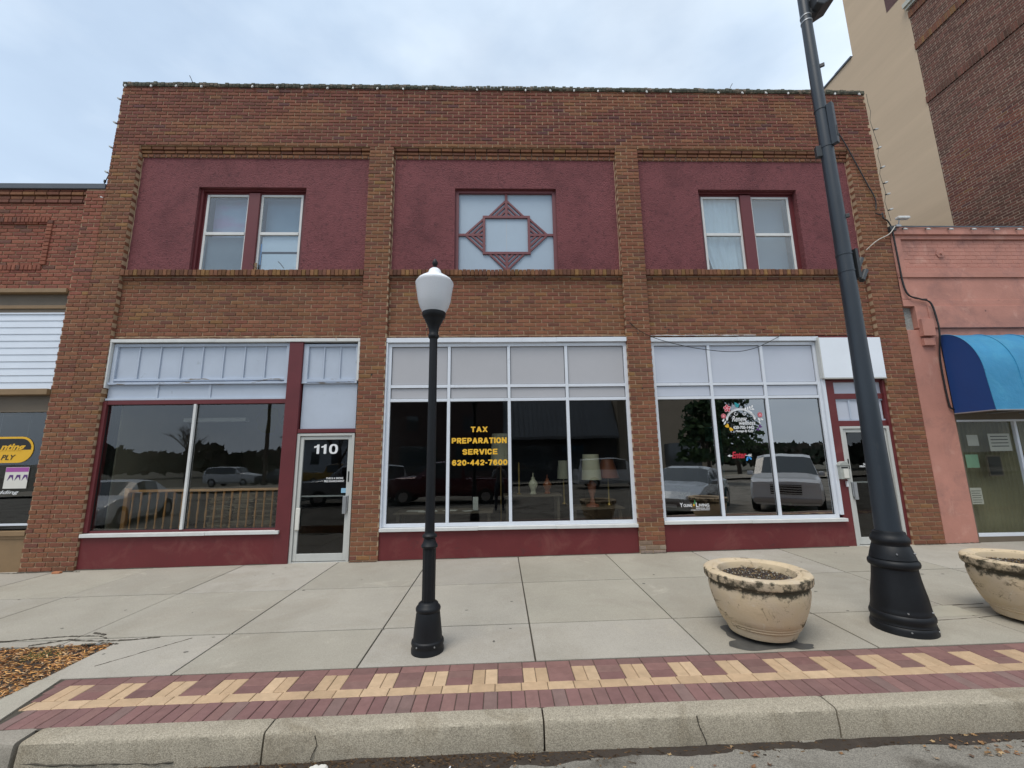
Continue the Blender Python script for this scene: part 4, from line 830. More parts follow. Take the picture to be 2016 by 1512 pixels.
# round display table, plants behind the right glass
rt = empty('round_table', (3.25, .75, .1), 'round dark table behind the left pane of the right storefront', 'table')
MB().lathe([(.02, .55), (.36, .55), (.37, .565), (.36, .58)], (3.25, .75, .1), 28).build('table_top', M['brownwood'], rt); MB().lathe([(.16, 0), (.03, .05), (.03, .55)], (3.25, .75, .1), 14).build('leg', M['brownwood'], rt)
def plant(x, y, z, h, n, lab, spread=.2):
    p = empty('potted_plant', (x, y, z), lab, 'plant'); MB().lathe([(.06, 0), (.085, .13), (.09, .14), (.07, .14)], (x, y, z), 16).build('pot', M['brownwood'], p)
    mb = MB()
    for k in range(n):
        a = random.uniform(0, 6.28); r_ = random.uniform(.2, 1) * spread; zz = z + .12 + random.uniform(.2, 1) * h; mb.col = random.choice([(.03, .09, .03), (.05, .13, .04), (.02, .06, .03)])
        c = Vector((x + r_ * math.cos(a), y + r_ * math.sin(a), zz)); d = Vector((math.cos(a), math.sin(a), .5)) * .06; q = Vector((-math.sin(a), math.cos(a), 0)) * .025
        mb.add([tuple(c - d), tuple(c + q), tuple(c + d), tuple(c - q)], [(0, 1, 2, 3)])
    mb.build('foliage', M['leaf'], p, tint=True)
plant(3.55, .8, .70, .25, 60, 'small leafy plant above the white lettering of the right window'); plant(5.6, .7, .15, .45, 90, 'dark leafy plant low behind the right pane beside the red wall', .3)
mb = MB(); mb.box(5.35, 5.39, 2.6, 2.64, .3, 2.4); mb.box(5.0, 5.35, 2.62, 2.64, 2.0, 2.35); tag(mb.build('teal_display_stand', M['teal']), 'teal display stand deep behind the right pane of the right storefront', 'stand')

# ================================================================== left neighbour
LB = empty('red_brick_shop', (-11, 2, 0), 'low red brick shop at the left edge with white siding over its window', 'building')
zg = gz(-9, 0) - .1
def palf_l(u, z):
    t = (z - 4.7) / .5 + (u + 7.75) * -3 + random.uniform(-.5, .5); return (PAL_RED, WR) if t > .3 and z > 4.6 else (PAL_BROWN, WB)
wallpart('brick_pier', LB, [(-7.955, -7.592, zg, 6.90)], .004, .14, palf=palf_l, ph=.33)
wallpart('upper_wall', LB, [(-15, -7.955, 4.86, 6.62)], .06, .12, (PAL_RED, WR), holes=[(-15, -8.62, 5.36, 6.22)], ph=.1)
wallpart('recessed_field', LB, [(-15, -8.62, 5.36, 6.22)], .085, .1, (PAL_RED, WR), ph=.6)
mb = MB(); n = 84
for k in range(n):
    c = random.choice(PAL_RED); mb.col = c; x = -15 + k * .0765; mb.box(x, x + .066, .04, .14, 6.225, 6.325, ch=.006) if x < -8.6 else None; mb.col = random.choice(PAL_RED); mb.box(x, x + .066, .045, .14, 5.255, 5.355, ch=.006) if x < -8.6 else None
for k in range(12): mb.col = random.choice(PAL_RED); z = 5.36 + k * .0765; mb.box(-8.61, -8.51, .04, .14, z, z + .066, ch=.006)
mb.build('brick_frame', M['brick'], LB, tint=True)
mb = MB(); bricks(mb, -15, -7.955, 6.62, 6.70, .03, .14, (PAL_DK, WD), zoff=6.62, cc=.077); bricks(mb, -15, -7.955, 6.70, 6.78, .045, .14, (PAL_OCH, WO), zoff=6.70, cc=.077); bricks(mb, -15, -7.955, 6.78, 6.86, .02, .14, (PAL_OCH, WO), zoff=6.78, cc=.077); mb.mi = 1; mb.box(-15, -7.955, .075, .2, 6.6, 6.86); mb.mi = 0
bricks(mb, -15, -7.60, 6.86, 6.92, .035, .14, (PAL_RED, WR), zoff=6.86, cc=.066)
mb.build('cornice_courses', [M['brick'], M['mortar']], LB, tint=True)
boxes('metal_cap', 'greycap', LB, [(-15, -7.60, -.01, .45, 6.90, 7.01)], bevel=.008)
boxes('side_masonry', 'mortar_dark', LB, [(-15, -7.6, .2, .5, 4.8, 6.9), (-15, -14.7, .2, 13, -.5, 6.9), (-15, -7.6, 12.7, 13, -.5, 6.9), (-15, -7.6, .5, 12.7, 6.6, 6.7)])
boxes('sign_ledge', 'tanwood', LB, [(-15, -7.957, -.03, .12, 4.78, 4.86), (-15, -7.965, .05, .14, 4.495, 4.56), ], bevel=.006)
boxes('sign_band', 'brownwood', LB, [(-15, -7.96, .075, .16, 4.40, 4.78)])
mb = MB(); z = 2.99; n = 11; h = (4.39 - 2.99) / n
for k in range(n): mb.add([(-15, .04, z + k * h), (-7.957, .04, z + k * h), (-7.957, .052, z + (k + 1) * h), (-15, .052, z + (k + 1) * h), (-15, .06, z + k * h), (-7.957, .06, z + k * h)], [(0, 1, 2, 3), (0, 4, 5, 1)])
mb.box(-15, -7.957, .03, .09, 4.385, 4.41); mb.build('siding', M['siding'], LB)
boxes('siding_backing', 'gasket', LB, [(-15, -7.957, .08, .12, 2.9, 4.40)])
boxes('lower_ledge', 'tanwood', LB, [(-15, -7.957, -.05, .12, 2.88, 2.985)], bevel=.006); boxes('window_head', 'brownwood', LB, [(-15, -7.957, .07, .14, 2.62, 2.88), (-15, -7.957, .05, .14, 2.585, 2.62)])
box('shop_glass', 'glass', LB, -15, -7.957, .10, .104, .60, 2.585); boxes('window_sill', 'tanwood', LB, [(-15, -7.957, .0, .14, .50, .575), (-15, -7.957, .03, .14, .45, .50)], bevel=.005); boxes('glass_stop', 'white', LB, [(-15, -7.957, .06, .10, .66, .69)])
boxes('bulkhead', 'tanwood', LB, [(-15, -7.957, .05, .16, zg, .45)])
boxes('room_wall', 'dark', LB, [(-15, -7.7, 2.5, 2.6, .2, 2.9), (-15, -7.7, .16, 2.5, 0, .2), (-15, -7.7, .16, 2.5, 2.9, 3.0), (-7.75, -7.65, .16, 2.5, .2, 2.9)])
mb = MB()
for k in range(62): mb.box(-12, -8.0, .20, .222, 1.45 + k * .018, 1.4525 + k * .018)
for x in (-8.12, -8.42, -8.9): mb.box(x, x + .004, .196, .2, 1.4, 2.56)
mb.build('window_blind', M['greyscreen'], LB)
mb = MB(); cx, cz, r_ = -8.38, 1.93, .225
def pill(r, x0=-10): return [(x0, cz - r), (cx, cz - r)] + [(cx + r * math.sin(t * math.pi / 12), cz - r * math.cos(t * math.pi / 12)) for t in range(1, 12)] + [(cx, cz + r), (x0, cz + r)]
mb.poly(pill(r_), .090, .096); mb.build('yellow_sign', M['ylw'], LB)
mb = MB(); mb.poly([(-10, cz - .0), (-8.20, cz - .0)] + [(cx + .19 * math.sin(t * math.pi / 12), cz - .19 * math.cos(t * math.pi / 12)) for t in range(7, 12)] + [(cx, cz + .19), (-10, cz + .19)], .087, .0895); mb.build('sign_field', M['black'], LB)
text('sign_lettering', 'nting', -8.50, 1.955, .42, .16, .0855, M['ylw'], LB, .04, .3); text('sign_lettering', 'PLY', -8.55, 1.80, .24, .085, .0865, M['black'], LB, .01, .3)
boxes('poster', 'paper', LB, [(-8.55, -8.16, .088, .092, 1.27, 1.63)]); boxes('poster_band', 'magenta', LB, [(-8.545, -8.165, .086, .0875, 1.55, 1.625)])
mb = MB()
for k in range(3): mb.poly([(-8.50 + k * .12, 1.40), (-8.44 + k * .12, 1.47), (-8.40 + k * .12, 1.40), (-8.41 + k * .12, 1.50), (-8.47 + k * .12, 1.50)], .086, .0875)
mb.build('poster_figures', M['purple'], LB)
text('window_lettering', 'dding', -8.45, 1.20, .35, .075, .096, M['vinyl_white'], LB, .01, .3)
mb = MB(); mb.tube([(-7.63, .15, 7.65), (-7.82, .2, 7.2), (-7.95, .25, 7.0)], .008, 6); mb.lathe([(.02, 0), (.02, .05)], (-7.83, .2, 7.18), 8); tag(mb.build('guy_wire', M['cable']), 'thin guy wire from the left brick edge down to the grey roof cap', 'wire')

# ================================================================== pink neighbour
PB = empty('pink_painted_shop', (10, 2, 0), 'salmon pink painted single storey shop with a blue awning on the right', 'building')
x0, x1 = 7.85, 11.98
mb = MB()
mb.box(x0, x1, -.03, .4, 5.965, 6.12).box(x0, 8.04, .012, .3, 4.62, 5.965).box(8.04, x1, .012, .3, 5.88, 5.965).box(8.04, x1, .012, .3, 5.09, 5.28)
mb.box(8.04, x1, .055, .3, 5.28, 5.88)
mb.box(x0, x1, -.01, .012, 5.06, 5.17).box(x0, x1, .02, .3, 4.55, 5.09)
mb.box(8.30, x1, -.015, .3, 4.03, 4.47).box(x0, x1, .008, .3, 4.47, 4.60).box(8.30, x1, .035, .3, 3.88, 4.03)
mb.box(8.06, 8.30, .0, .3, 4.03, 4.47).box(8.08, 8.32, -.06, .12, 3.86, 4.20).box(8.09, 8.31, -.03, .12, 3.68, 3.82)
mb.box(x0, 8.46, .03, .3, gz(8, 0) - .1, 4.0)
mb.build('wall', M['pinkw'], PB, bevel=.006)
mb = MB(); k = 0
for r_ in range(7):
    for i in range(22):
        xx = 8.07 + i * .215 + (r_ % 2) * .1
        if xx + .2 < x1: mb.box(xx, xx + .205, .050, .08, 5.30 + r_ * .0825, 5.30 + r_ * .0825 + .076, ch=.004)
mb.build('painted_brick_field', M['pinkw'], PB)
mb = MB(); mb.box(7.87, 8.06, .10, .3, 4.0, 4.47); mb.build('exposed_cement', M['cement'], PB)
mb = MB(); mb.lathe([(.09, 0), (.09, .012), (.03, .014), (.02, .04)], (0, 0, 0), 6); mb.v = [(8.83 + a, .048 - c, 5.58 + b) for a, b, c in mb.v]; mb.build('anchor_plate', M['pinkw'], PB)
boxes('parapet_top', 'greycap', PB, [(x0, x1, -.035, .42, 6.12, 6.145)]); boxes('roof', 'greycap', PB, [(x0, x1, .4, 13, 5.6, 5.7)])
boxes('gap_shadow_strip', 'gasket', PB, [(7.824, 7.846, .03, .3, 4.2, 6.10)])  # black strip in the gap: shadow beside the pilaster edge put into colour
boxes('window_frame', 'brownwood', PB, [(8.46, 8.50, .05, .2, .02, 2.40), (8.50, x1, .05, .2, 2.26, 2.42), (8.50, x1, .05, .2, gz(9, 0) - .05, .18)])
boxes('window_bar', 'white', PB, [(8.50, x1, .05, .11, 2.225, 2.26), (8.50, x1, .05, .12, .18, .235), (9.60, 9.65, .055, .11, .235, 2.225)], bevel=.003)
box('shop_glass', 'plainglass', PB, 8.50, 9.60, .10, .104, .235, 2.225); box('shop_glass', 'plainglass', PB, 9.65, x1, .10, .104, .235, 2.225)
boxes('soffit', 'gasket', PB, [(8.30, x1, .06, .3, 2.42, 3.88)])
mb = MB()
for k in range(44):
    x = 8.52 + k * .08; mb.smooth = True; vs = []; n = 6
    for j in range(n + 1): t = j / n; vs += [(x + .08 * t, .28 + .018 * math.sin(math.pi * t), .2), (x + .08 * t, .28 + .018 * math.sin(math.pi * t), 2.3)]
    mb.add(vs, [(2 * j, 2 * j + 2, 2 * j + 3, 2 * j + 1) for j in range(n)])
mb.build('vertical_blind', M['blinds'], PB)
boxes('room_wall', 'dark', PB, [(8.5, x1, .6, .7, .1, 2.5)])
boxes('notice', 'paper', PB, [(8.72, 8.93, .125, .128, 1.78, 1.98), (9.13, 9.55, .125, .128, 1.68, 2.0)]); boxes('hours_card', 'paper', PB, [(8.58, 8.80, .125, .128, .73, 1.02)])
M['pgreen'] = mat('pale_green_card', (.30, .52, .36), .7, .1, 9)
boxes('green_notice', 'pgreen', PB, [(8.62, 8.86, .125, .128, 1.38, 1.62)])
boxes('framed_picture', 'brownwood', PB, [(9.02, 9.30, .13, .14, 1.22, 1.60)]); boxes('picture_field', 'gasket', PB, [(9.045, 9.275, .125, .1295, 1.245, 1.575)])
mb = MB()
for k in range(6): mb.box(8.60, 8.76 + .02 * (k % 2), .122, .1245, .76 + k * .04, .768 + k * .04)
for k in range(4): mb.box(9.17, 9.50, .122, .1245, 1.76 + k * .06, 1.775 + k * .06)
mb.build('notice_print', M['gasket'], PB)
# barrel awning
A = empty('blue_awning', (10, 0, 3.1), 'bright blue barrel awning with a navy end panel on the pink shop', 'awning')
ax0, zb, za, dp = 8.44, 2.37, 3.87, .66
def ap(t):     # t 0..1: wall top to lip
    a = min(1, t / .72) * math.pi / 2
    return (-dp * .93 * math.sin(a), zb + .62 + (za - zb - .62) * math.cos(a)) if t <= .72 else (-dp * (.93 + .07 * (t - .72) / .28), zb + .62 * (1 - (t - .72) / .28))
prf = [ap(k / 22) for k in range(23)]
mb = MB(); mb.add([(ax0, y, z) for y, z in prf] + [(ax0, 0, zb)], [tuple(range(24))]); mb.add([(ax0 + .012, y, z) for y, z in prf] + [(ax0 + .012, 0, zb)], [tuple(range(23, -1, -1))]); mb.build('end_panel', M['awn2'], A)
mb = MB(); mb.smooth = True; vs = []; fs = []; nx = 56
for i in range(nx + 1):
    x = ax0 + (11.98 - ax0) * i / nx; ph = ((x - ax0) / .62) % 1; sag = .022 * math.sin(math.pi * ph) ** .7
    for k, (y, z) in enumerate(prf):
        s_ = sag * math.sin(math.pi * min(1, k / 16)); vs.append((x, y * (1 - s_ * .9) , z - s_))
for i in range(nx):
    for k in range(22): fs.append((i * 23 + k, i * 23 + k + 1, (i + 1) * 23 + k + 1, (i + 1) * 23 + k))
mb.add(vs, fs); mb.build('canopy', M['awn'], A)
mb = MB()
for k in range(6):
    x = ax0 + k * .62; mb.tube([(x, y * 1.002, z + .003) for y, z in prf], .006, 5)
mb.build('seam', M['awn'], A); mb = MB(); mb.tube([(ax0, -dp, zb), (11.9, -dp, zb)], .012, 6); mb.tube([(ax0, 0, zb), (ax0, -dp, zb)], .012, 6)
for k in range(1, 6): mb.tube([(ax0 + k * .62, -dp, zb), (ax0 + k * .62, 0, zb)], .012, 6)
mb.build('awning_frame', M['steel'], A)

# ================================================================== tall building
TB = empty('tall_brick_building', (16, 4, 0), 'tall dark red brick building with a tan painted side wall rising behind the pink shop', 'building')
fr = lambda u, d, w: (12.0 + d, u, w)
frn = lambda u, d, w: (12.0 + d, u, w)
yb = 2.30
def palf_t(u, z):
    n = mnoise.noise(Vector((u * .7, z * .5, 30))); return (PAL_DK, WD) if n < .12 else (PAL_TOP, WT)
def side(name, segs, d0=0, mort='mortar_mid', **kw):
    return wallpart(name, TB, segs, d0, .08, fr=frn, mort=mort, rec=.005, cc=.0685, L=.216, **kw)
side('brick_side_wall', [(-.2, yb, 5.7, 16.2)], 0, palf=palf_t)
mb = MB()
for zz, hh, m_ in ((11.26, .2, 0), (13.02, .2, 0), (14.10, .2, 0)):
    mb = MB(); k = 0; u = -.2
    while u < yb - .03:
        c = random.choice(PAL_DK if zz < 12 else PAL_BROWN); f = random.uniform(.8, 1.1); mb.col = tuple(q * f for q in c); mb.box(u + .004, u + .064, -.026, .06, zz, zz + hh, frn, ch=.005); u += .068
    mb.mi = 1; mb.box(-.2, yb, -.018, .05, zz, zz + .19, frn); mb.mi = 0
    mb.build('soldier_band', [M['brick'], M['mortar_dark']], TB, tint=True)
mb = MB(); mb.box(-.2, yb + .02, -.07, .1, 14.38, 14.46, frn).box(-.2, yb + .04, -.12, .1, 14.46, 14.60, frn); mb.build('side_cornice', M['cornice'], TB)
mb = MB()
mb.add([(12.0, yb, 0), (12.0, 4.16, 0), (12.0, 4.16, 22), (12.0, yb, 22), (12.25, yb, 0), (12.25, 4.16, 0), (12.25, 4.16, 22), (12.25, yb, 22)], [(0, 3, 2, 1), (2, 6, 5, 1), (3, 7, 6, 2)])
mb.add([(12.0, 4.16, 0), (12.0, 26, 0), (12.0, 26, 14.85), (12.0, 4.16, 14.85), (12.25, 4.16, 14.85), (12.25, 26, 14.85)], [(0, 3, 2, 1), (3, 4, 5, 2)])
mb.build('tan_side_wall', M['tan'], TB)
mb = MB(); mb.add([(11.995, 2.45, 15.0), (11.995, 2.87, 15.0), (11.995, 2.87, 19), (11.995, 2.45, 19)], [(0, 3, 2, 1)]); mb.build('unpainted_patch', mat('dark_brick_patch', (.12, .06, .055), .9, .3, 14, 60, .4, .01), TB)
mb = MB(); z = 14.85; y = 4.2
while y < 25: l = random.uniform(.5, 1.1); mb.box(11.96, 12.3, y, y + l, z, z + .05 + random.uniform(0, .03)); y += l
mb.build('parapet_cap', M['greycap'], TB)
boxes('front_mass', 'mortar_dark', TB, [(12.25, 24, -.1, 4.1, -.3, 21.9), (12.25, 24, 4.1, 26, -.3, 14.7)])
wallpart('front_wall', TB, [(12.0, 15.5, gz(12, 0) - .1, 5.6)], -.2, .1, (PAL_DK, WD))
boxes('front_wall_upper', 'brick', TB, [(12.0, 24, -.2, -.1, 5.6, 21.9)]); boxes('corner_mass', 'mortar_dark', TB, [(12.09, 12.24, -.1, 2.3, 0, 21.9)])
for o in TB.children:
    if o.name.startswith('front_wall_upper'): o.data.materials[0] = M['mortar_dark']

# ================================================================== street furniture
SLx, SLy = -.68, -3.33; z0 = gz(SLx, SLy)
L1 = empty('street_lamp', (SLx, SLy, z0), 'short black lamp post with a frosted acorn globe on the sidewalk', 'street lamp')
def ringp(): return None
b0 = [(.147, -.02), (.147, .03), (.140, .045), (.142, .055), (.148, .075), (.144, .095), (.132, .105), (.130, .115), (.128, .15), (.118, .24), (.109, .32), (.104, .335), (.112, .345), (.114, .365), (.106, .38), (.094, .39), (.090, .405), (.078, .415), (.066, .42)]
MB().lathe(b0, (SLx, SLy, z0), 48).build('base', M['black_metal'], L1)
mb = MB(); mb.lathe([(.062, .41), (.062, .89)], (SLx, SLy, z0), 24, flute=-.06); mb.lathe([(.046, 1.0), (.040, 2.95)], (SLx, SLy, z0), 24, flute=-.06); mb.build('shaft', M['black_metal'], L1)
MB().lathe([(.062, .885), (.076, .895), (.078, .91), (.066, .93), (.056, .955), (.054, .975), (.068, .985), (.070, 1.0), (.062, 1.012), (.048, 1.02), (.046, 1.03)], (SLx, SLy, z0), 40).build('collar', M['black_metal'], L1)
MB().lathe([(.041, 2.93), (.054, 2.945), (.056, 2.965), (.048, 2.98), (.046, 3.0), (.056, 3.05), (.078, 3.10), (.090, 3.12), (.095, 3.14), (.108, 3.155), (.115, 3.165), (.121, 3.19), (.121, 3.21), (.105, 3.215)], (SLx, SLy, z0), 40).build('fitter', M['black_metal'], L1)
gm = bpy.data.materials.new('frosted_acrylic'); gm.use_nodes = True; t = gm.node_tree; n_ = t.nodes; l_ = t.links; p = n_['Principled BSDF']; p.inputs['Base Color'].default_value = (.90, .92, .95, 1); p.inputs['Roughness'].default_value = .25
trn = n_.new('ShaderNodeBsdfTranslucent'); trn.inputs[0].default_value = (.92, .94, .97, 1); tp = n_.new('ShaderNodeBsdfTransparent'); tp.inputs[0].default_value = (.9, .92, .95, 1)
m1_ = n_.new('ShaderNodeMixShader'); m1_.inputs[0].default_value = .40; m2_ = n_.new('ShaderNodeMixShader'); m2_.inputs[0].default_value = .20
l_.new(p.outputs[0], m1_.inputs[1]); l_.new(trn.outputs[0], m1_.inputs[2]); l_.new(m1_.outputs[0], m2_.inputs[1]); l_.new(tp.outputs[0], m2_.inputs[2]); l_.new(m2_.outputs[0], n_['Material Output'].inputs[0])
vo = n_.new('ShaderNodeTexVoronoi'); vo.inputs['Scale'].default_value = 95; ge = n_.new('ShaderNodeNewGeometry'); l_.new(ge.outputs['Position'], vo.inputs['Vector']); bu = n_.new('ShaderNodeBump'); bu.inputs['Strength'].default_value = .6; bu.inputs['Distance'].default_value = .005
l_.new(vo.outputs[0], bu.inputs['Height']); l_.new(bu.outputs[0], p.inputs['Normal']); l_.new(bu.outputs[0], trn.inputs['Normal'])
MB().lathe([(.118, 3.21), (.130, 3.24), (.150, 3.28), (.168, 3.34), (.180, 3.42), (.189, 3.48), (.196, 3.52), (.197, 3.535), (.190, 3.55), (.170, 3.565)], (SLx, SLy, z0), 56, cap=False).build('globe', gm, L1)
MB().lathe([(.185, 3.553), (.172, 3.575), (.150, 3.592), (.120, 3.612), (.090, 3.628), (.075, 3.638), (.068, 3.66), (.058, 3.685), (.04, 3.70), (.012, 3.705)], (SLx, SLy, z0), 48, cap=False).build('globe_cap', mat('frosted_cap', (.86, .89, .93), .3, .04, 20, 80, .4, .004), L1)
MB().lathe([(.06, 3.215), (.085, 3.27), (.088, 3.38), (.07, 3.46), (.03, 3.48)], (SLx, SLy, z0), 20).build('lamp_bulb', M['bulb'], L1)
MB().lathe([(.012, 3.70), (.022, 3.71), (.014, 3.725), (.026, 3.745), (.030, 3.765), (.022, 3.79), (.008, 3.81)], (SLx, SLy, z0), 16).build('finial', M['black_metal'], L1)
# tall steel pole
PX, PY = 3.87, -3.24; z0 = gz(PX, PY)
L2 = empty('light_pole', (PX, PY, z0), 'tall dark tapered steel pole with a floodlight and a heavy black bell base', 'light pole')
b1 = [(.252, -.02), (.252, .045), (.246, .06), (.240, .066), (.243, .075), (.237, .09), (.240, .10), (.247, .115), (.248, .135), (.240, .155), (.232, .162), (.234, .175), (.228, .19), (.224, .22), (.215, .30), (.200, .38), (.188, .45), (.180, .52), (.178, .545), (.186, .556), (.198, .565), (.203, .585), (.200, .605), (.188, .62), (.172, .628), (.184, .632), (.176, .66), (.152, .745), (.146, .75), (.146, .77), (.154, .78), (.157, .80), (.152, .82), (.140, .835), (.132, .85), (.128, .87), (.115, .875), (.112, .882)]
b1 = [(r_, z_ * 1.03) for r_, z_ in b1]
MB().lathe(b1, (PX, PY, z0), 64).build('base', M['black_metal'], L2)
MB().lathe([(.108, .86), (.094, 1.7), (.082, 2.7), (.0705, 4.5), (.0625, 5.9), (.056, 7.4), (.05, 9.0)], (PX, PY, z0), 40).build('shaft', M['pole'], L2)
def clamp(z, r): return MB().lathe([(r, z), (r + .004, z + .002), (r + .004, z + .016), (r, z + .018)], (PX, PY, 0), 32, cap=False)
for z, r in ((6.98, .0590), (7.06, .0585), (5.72, .0655), (5.22, .068), (3.86, .0755), (3.66, .0765)): clamp(z, r).build('band_clamp', M['steel' if z > 6 else 'pole'], L2)
def rotbox(name, m, cx, cy, z0_, z1_, ang, r0, r1, w, bev=.004):
    mb = MB(); c_, s_ = math.cos(ang), math.sin(ang)
    mb.box(r0, r1, -w / 2, w / 2, z0_, z1_, lambda a, b, z: (cx + a * c_ - b * s_, cy + a * s_ + b * c_, z)); return mb.build(name, M[m], L2, bevel=bev)
ra = R(-62)
bk = rotbox('banner_bracket', 'pole', PX, PY, 5.22, 5.75, ra, .062, .125, .055); rotbox('bracket_slot', 'gasket', PX, PY, 5.30, 5.44, ra, .12, .128, .03)
rotbox('rear_bracket', 'darkmetal', PX, PY, 5.12, 5.26, R(165), .06, .12, .05)
mb = MB(); mb.box(.0, .03, -.04, .04, 3.58, 3.92); mb.v = [(PX + .075 + a, PY - .03 + b, c) for a, b, c in mb.v]; mb.build('arm_plate', M['darkmetal'], L2)
for za_, dx, nm in ((3.70, .0, 'banner_arm'), (3.56, .03, 'banner_arm')):
    mb = MB(); mb.tube([(PX + .10 + dx, PY - .03, za_), (PX + .19 + dx, PY + .0, za_ + .13)], .028, 10); mb.build(nm, M['darkmetal'], L2)
for z, a in ((6.30, -.6), (4.30, -.75), (7.4, 2.8)): rotbox('bolt', 'darkmetal', PX, PY, z, z + .045, a, .055, .105, .025)
fl_ = empty_ = None
mb = MB()   # floodlight: trapezoid housing
hv = [(-.0, -.07, 6.90), (.0, .07, 6.90), (.34, .14, 7.12), (.34, -.14, 7.12), (.02, -.07, 7.14), (.02, .07, 7.14), (.30, .14, 7.46), (.30, -.14, 7.46), (.24, -.14, 6.98), (.24, .14, 6.98), (.36, -.12, 7.3), (.36, .12, 7.3)]
ca, sa = math.cos(R(-5)), math.sin(R(-5))
q = lambda a, b, c: (PX + .05 + a * ca * .8 - b * sa, PY - .02 + a * sa + b * ca, 7.08 + (c - 6.93) * .85)
mb.poly([(0, 6.97), (.09, 6.93), (.20, 7.00), (.30, 7.06), (.385, 7.20), (.37, 7.46), (.10, 7.40), (.0, 7.16)], -.13, .13, lambda a, b, c: q(a, b, c)); fh = mb.build('floodlight', M['darkmetal'], L2, bevel=.012)
mb = MB(); mb.box(-.07, .06, -.03, .03, 6.93, 7.02, q); mb.box(.13, .14, -.008, .008, 6.955, 6.97, q); mb.build('floodlight_arm', M['darkmetal'], fh)
for (L_, cx_, cy_, r_, zz) in ((L1, SLx, SLy, .150, -.01), (L2, PX, PY, .254, .045), (L2, PX, PY, .236, .20), (L2, PX, PY, .178, .71), (L1, SLx, SLy, .149, .075)):
    for a_ in (-2.1, -1.0):
        c_, s_ = math.cos(a_), math.sin(a_); zb2 = gz(cx_, cy_) + zz; mb = MB(); mb.tube([(cx_ + c_ * (r_ - .012), cy_ + s_ * (r_ - .012), zb2), (cx_ + c_ * (r_ + .004), cy_ + s_ * (r_ + .004), zb2)], .007, 8); mb.build('screw', M['steel'], L_)
# planters
pm = mat('weathered_cast_stone', (.60, .475, .315), .9, .14, 9, 70, .6, .005, col2=(.52, .42, .30), c2pos=(.42, .62), c2s=4.5, spec=.2,
         stain=[((.17, .135, .085), 4.2, (.60, .64)), ((.50, .33, .18), 3.3, (.60, .80)), ((.60, .54, .42), 9, (.62, .72))])
# stained rim face; darker under it and in the grooves (masked by height and noise)
t = pm.node_tree; n_ = t.nodes; l_ = t.links; p = n_['Principled BSDF']; src = p.inputs['Base Color'].links[0].from_socket
uvz = n_.new('ShaderNodeAttribute'); uvz.attribute_name = 'tint'
ge = n_.new('ShaderNodeNewGeometry'); z_ = n_.new('ShaderNodeTexNoise'); z_.inputs['Scale'].default_value = 11; z_.inputs['Detail'].default_value = 8; z_.inputs['Roughness'].default_value = .7; l_.new(ge.outputs['Position'], z_.inputs['Vector'])
se = n_.new('ShaderNodeSeparateColor'); l_.new(uvz.outputs['Color'], se.inputs[0]); ma = n_.new('ShaderNodeMath'); ma.operation = 'MULTIPLY_ADD'; ma.inputs[1].default_value = .36; l_.new(se.outputs[0], ma.inputs[0]); l_.new(z_.outputs[0], ma.inputs[2])
rr = n_.new('ShaderNodeValToRGB'); rr.color_ramp.elements[0].position = .72; rr.color_ramp.elements[1].position = .84; l_.new(ma.outputs[0], rr.inputs[0]); x_ = n_.new('ShaderNodeMixRGB'); l_.new(rr.outputs[0], x_.inputs[0]); l_.new(src, x_.inputs[1]); x_.inputs[2].default_value = (.085, .073, .050, 1)
def vein_(scale, lo, hi, gate, gs, col, src_):
    a = n_.new('ShaderNodeTexNoise'); a.inputs['Scale'].default_value = scale; a.inputs['Detail'].default_value = 6; a.inputs['Roughness'].default_value = .6; mpv = n_.new('ShaderNodeMapping'); mpv.inputs['Scale'].default_value = (1, 1, 1.7); l_.new(ge.outputs['Position'], mpv.inputs[0]); l_.new(mpv.outputs[0], a.inputs['Vector'])
    r_ = n_.new('ShaderNodeValToRGB'); c_ = r_.color_ramp; c_.elements[0].position = lo; c_.elements[0].color = (0, 0, 0, 1); c_.elements[1].position = hi; c_.elements[1].color = (0, 0, 0, 1); e_ = c_.elements.new((lo + hi) / 2); e_.color = (1, 1, 1, 1); l_.new(a.outputs[0], r_.inputs[0])
    g_ = n_.new('ShaderNodeTexNoise'); g_.inputs['Scale'].default_value = gs; g_.inputs['Detail'].default_value = 3; l_.new(ge.outputs['Position'], g_.inputs['Vector']); r3 = n_.new('ShaderNodeValToRGB'); r3.color_ramp.elements[0].position = gate; r3.color_ramp.elements[1].position = gate + .08; l_.new(g_.outputs[0], r3.inputs[0])
    mm = n_.new('ShaderNodeMath'); mm.operation = 'MULTIPLY'; l_.new(r_.outputs[0], mm.inputs[0]); l_.new(r3.outputs[0], mm.inputs[1]); xx = n_.new('ShaderNodeMixRGB'); l_.new(mm.outputs[0], xx.inputs[0]); l_.new(src_, xx.inputs[1]); xx.inputs[2].default_value = (*col, 1); return xx.outputs[0]
o1 = vein_(3.2, .480, .520, .53, 2.6, (.10, .078, .05), x_.outputs[0]); o2 = vein_(6.5, .490, .508, .56, 4.1, (.20, .155, .10), o1)
l_.new(o2, p.inputs['Base Color'])
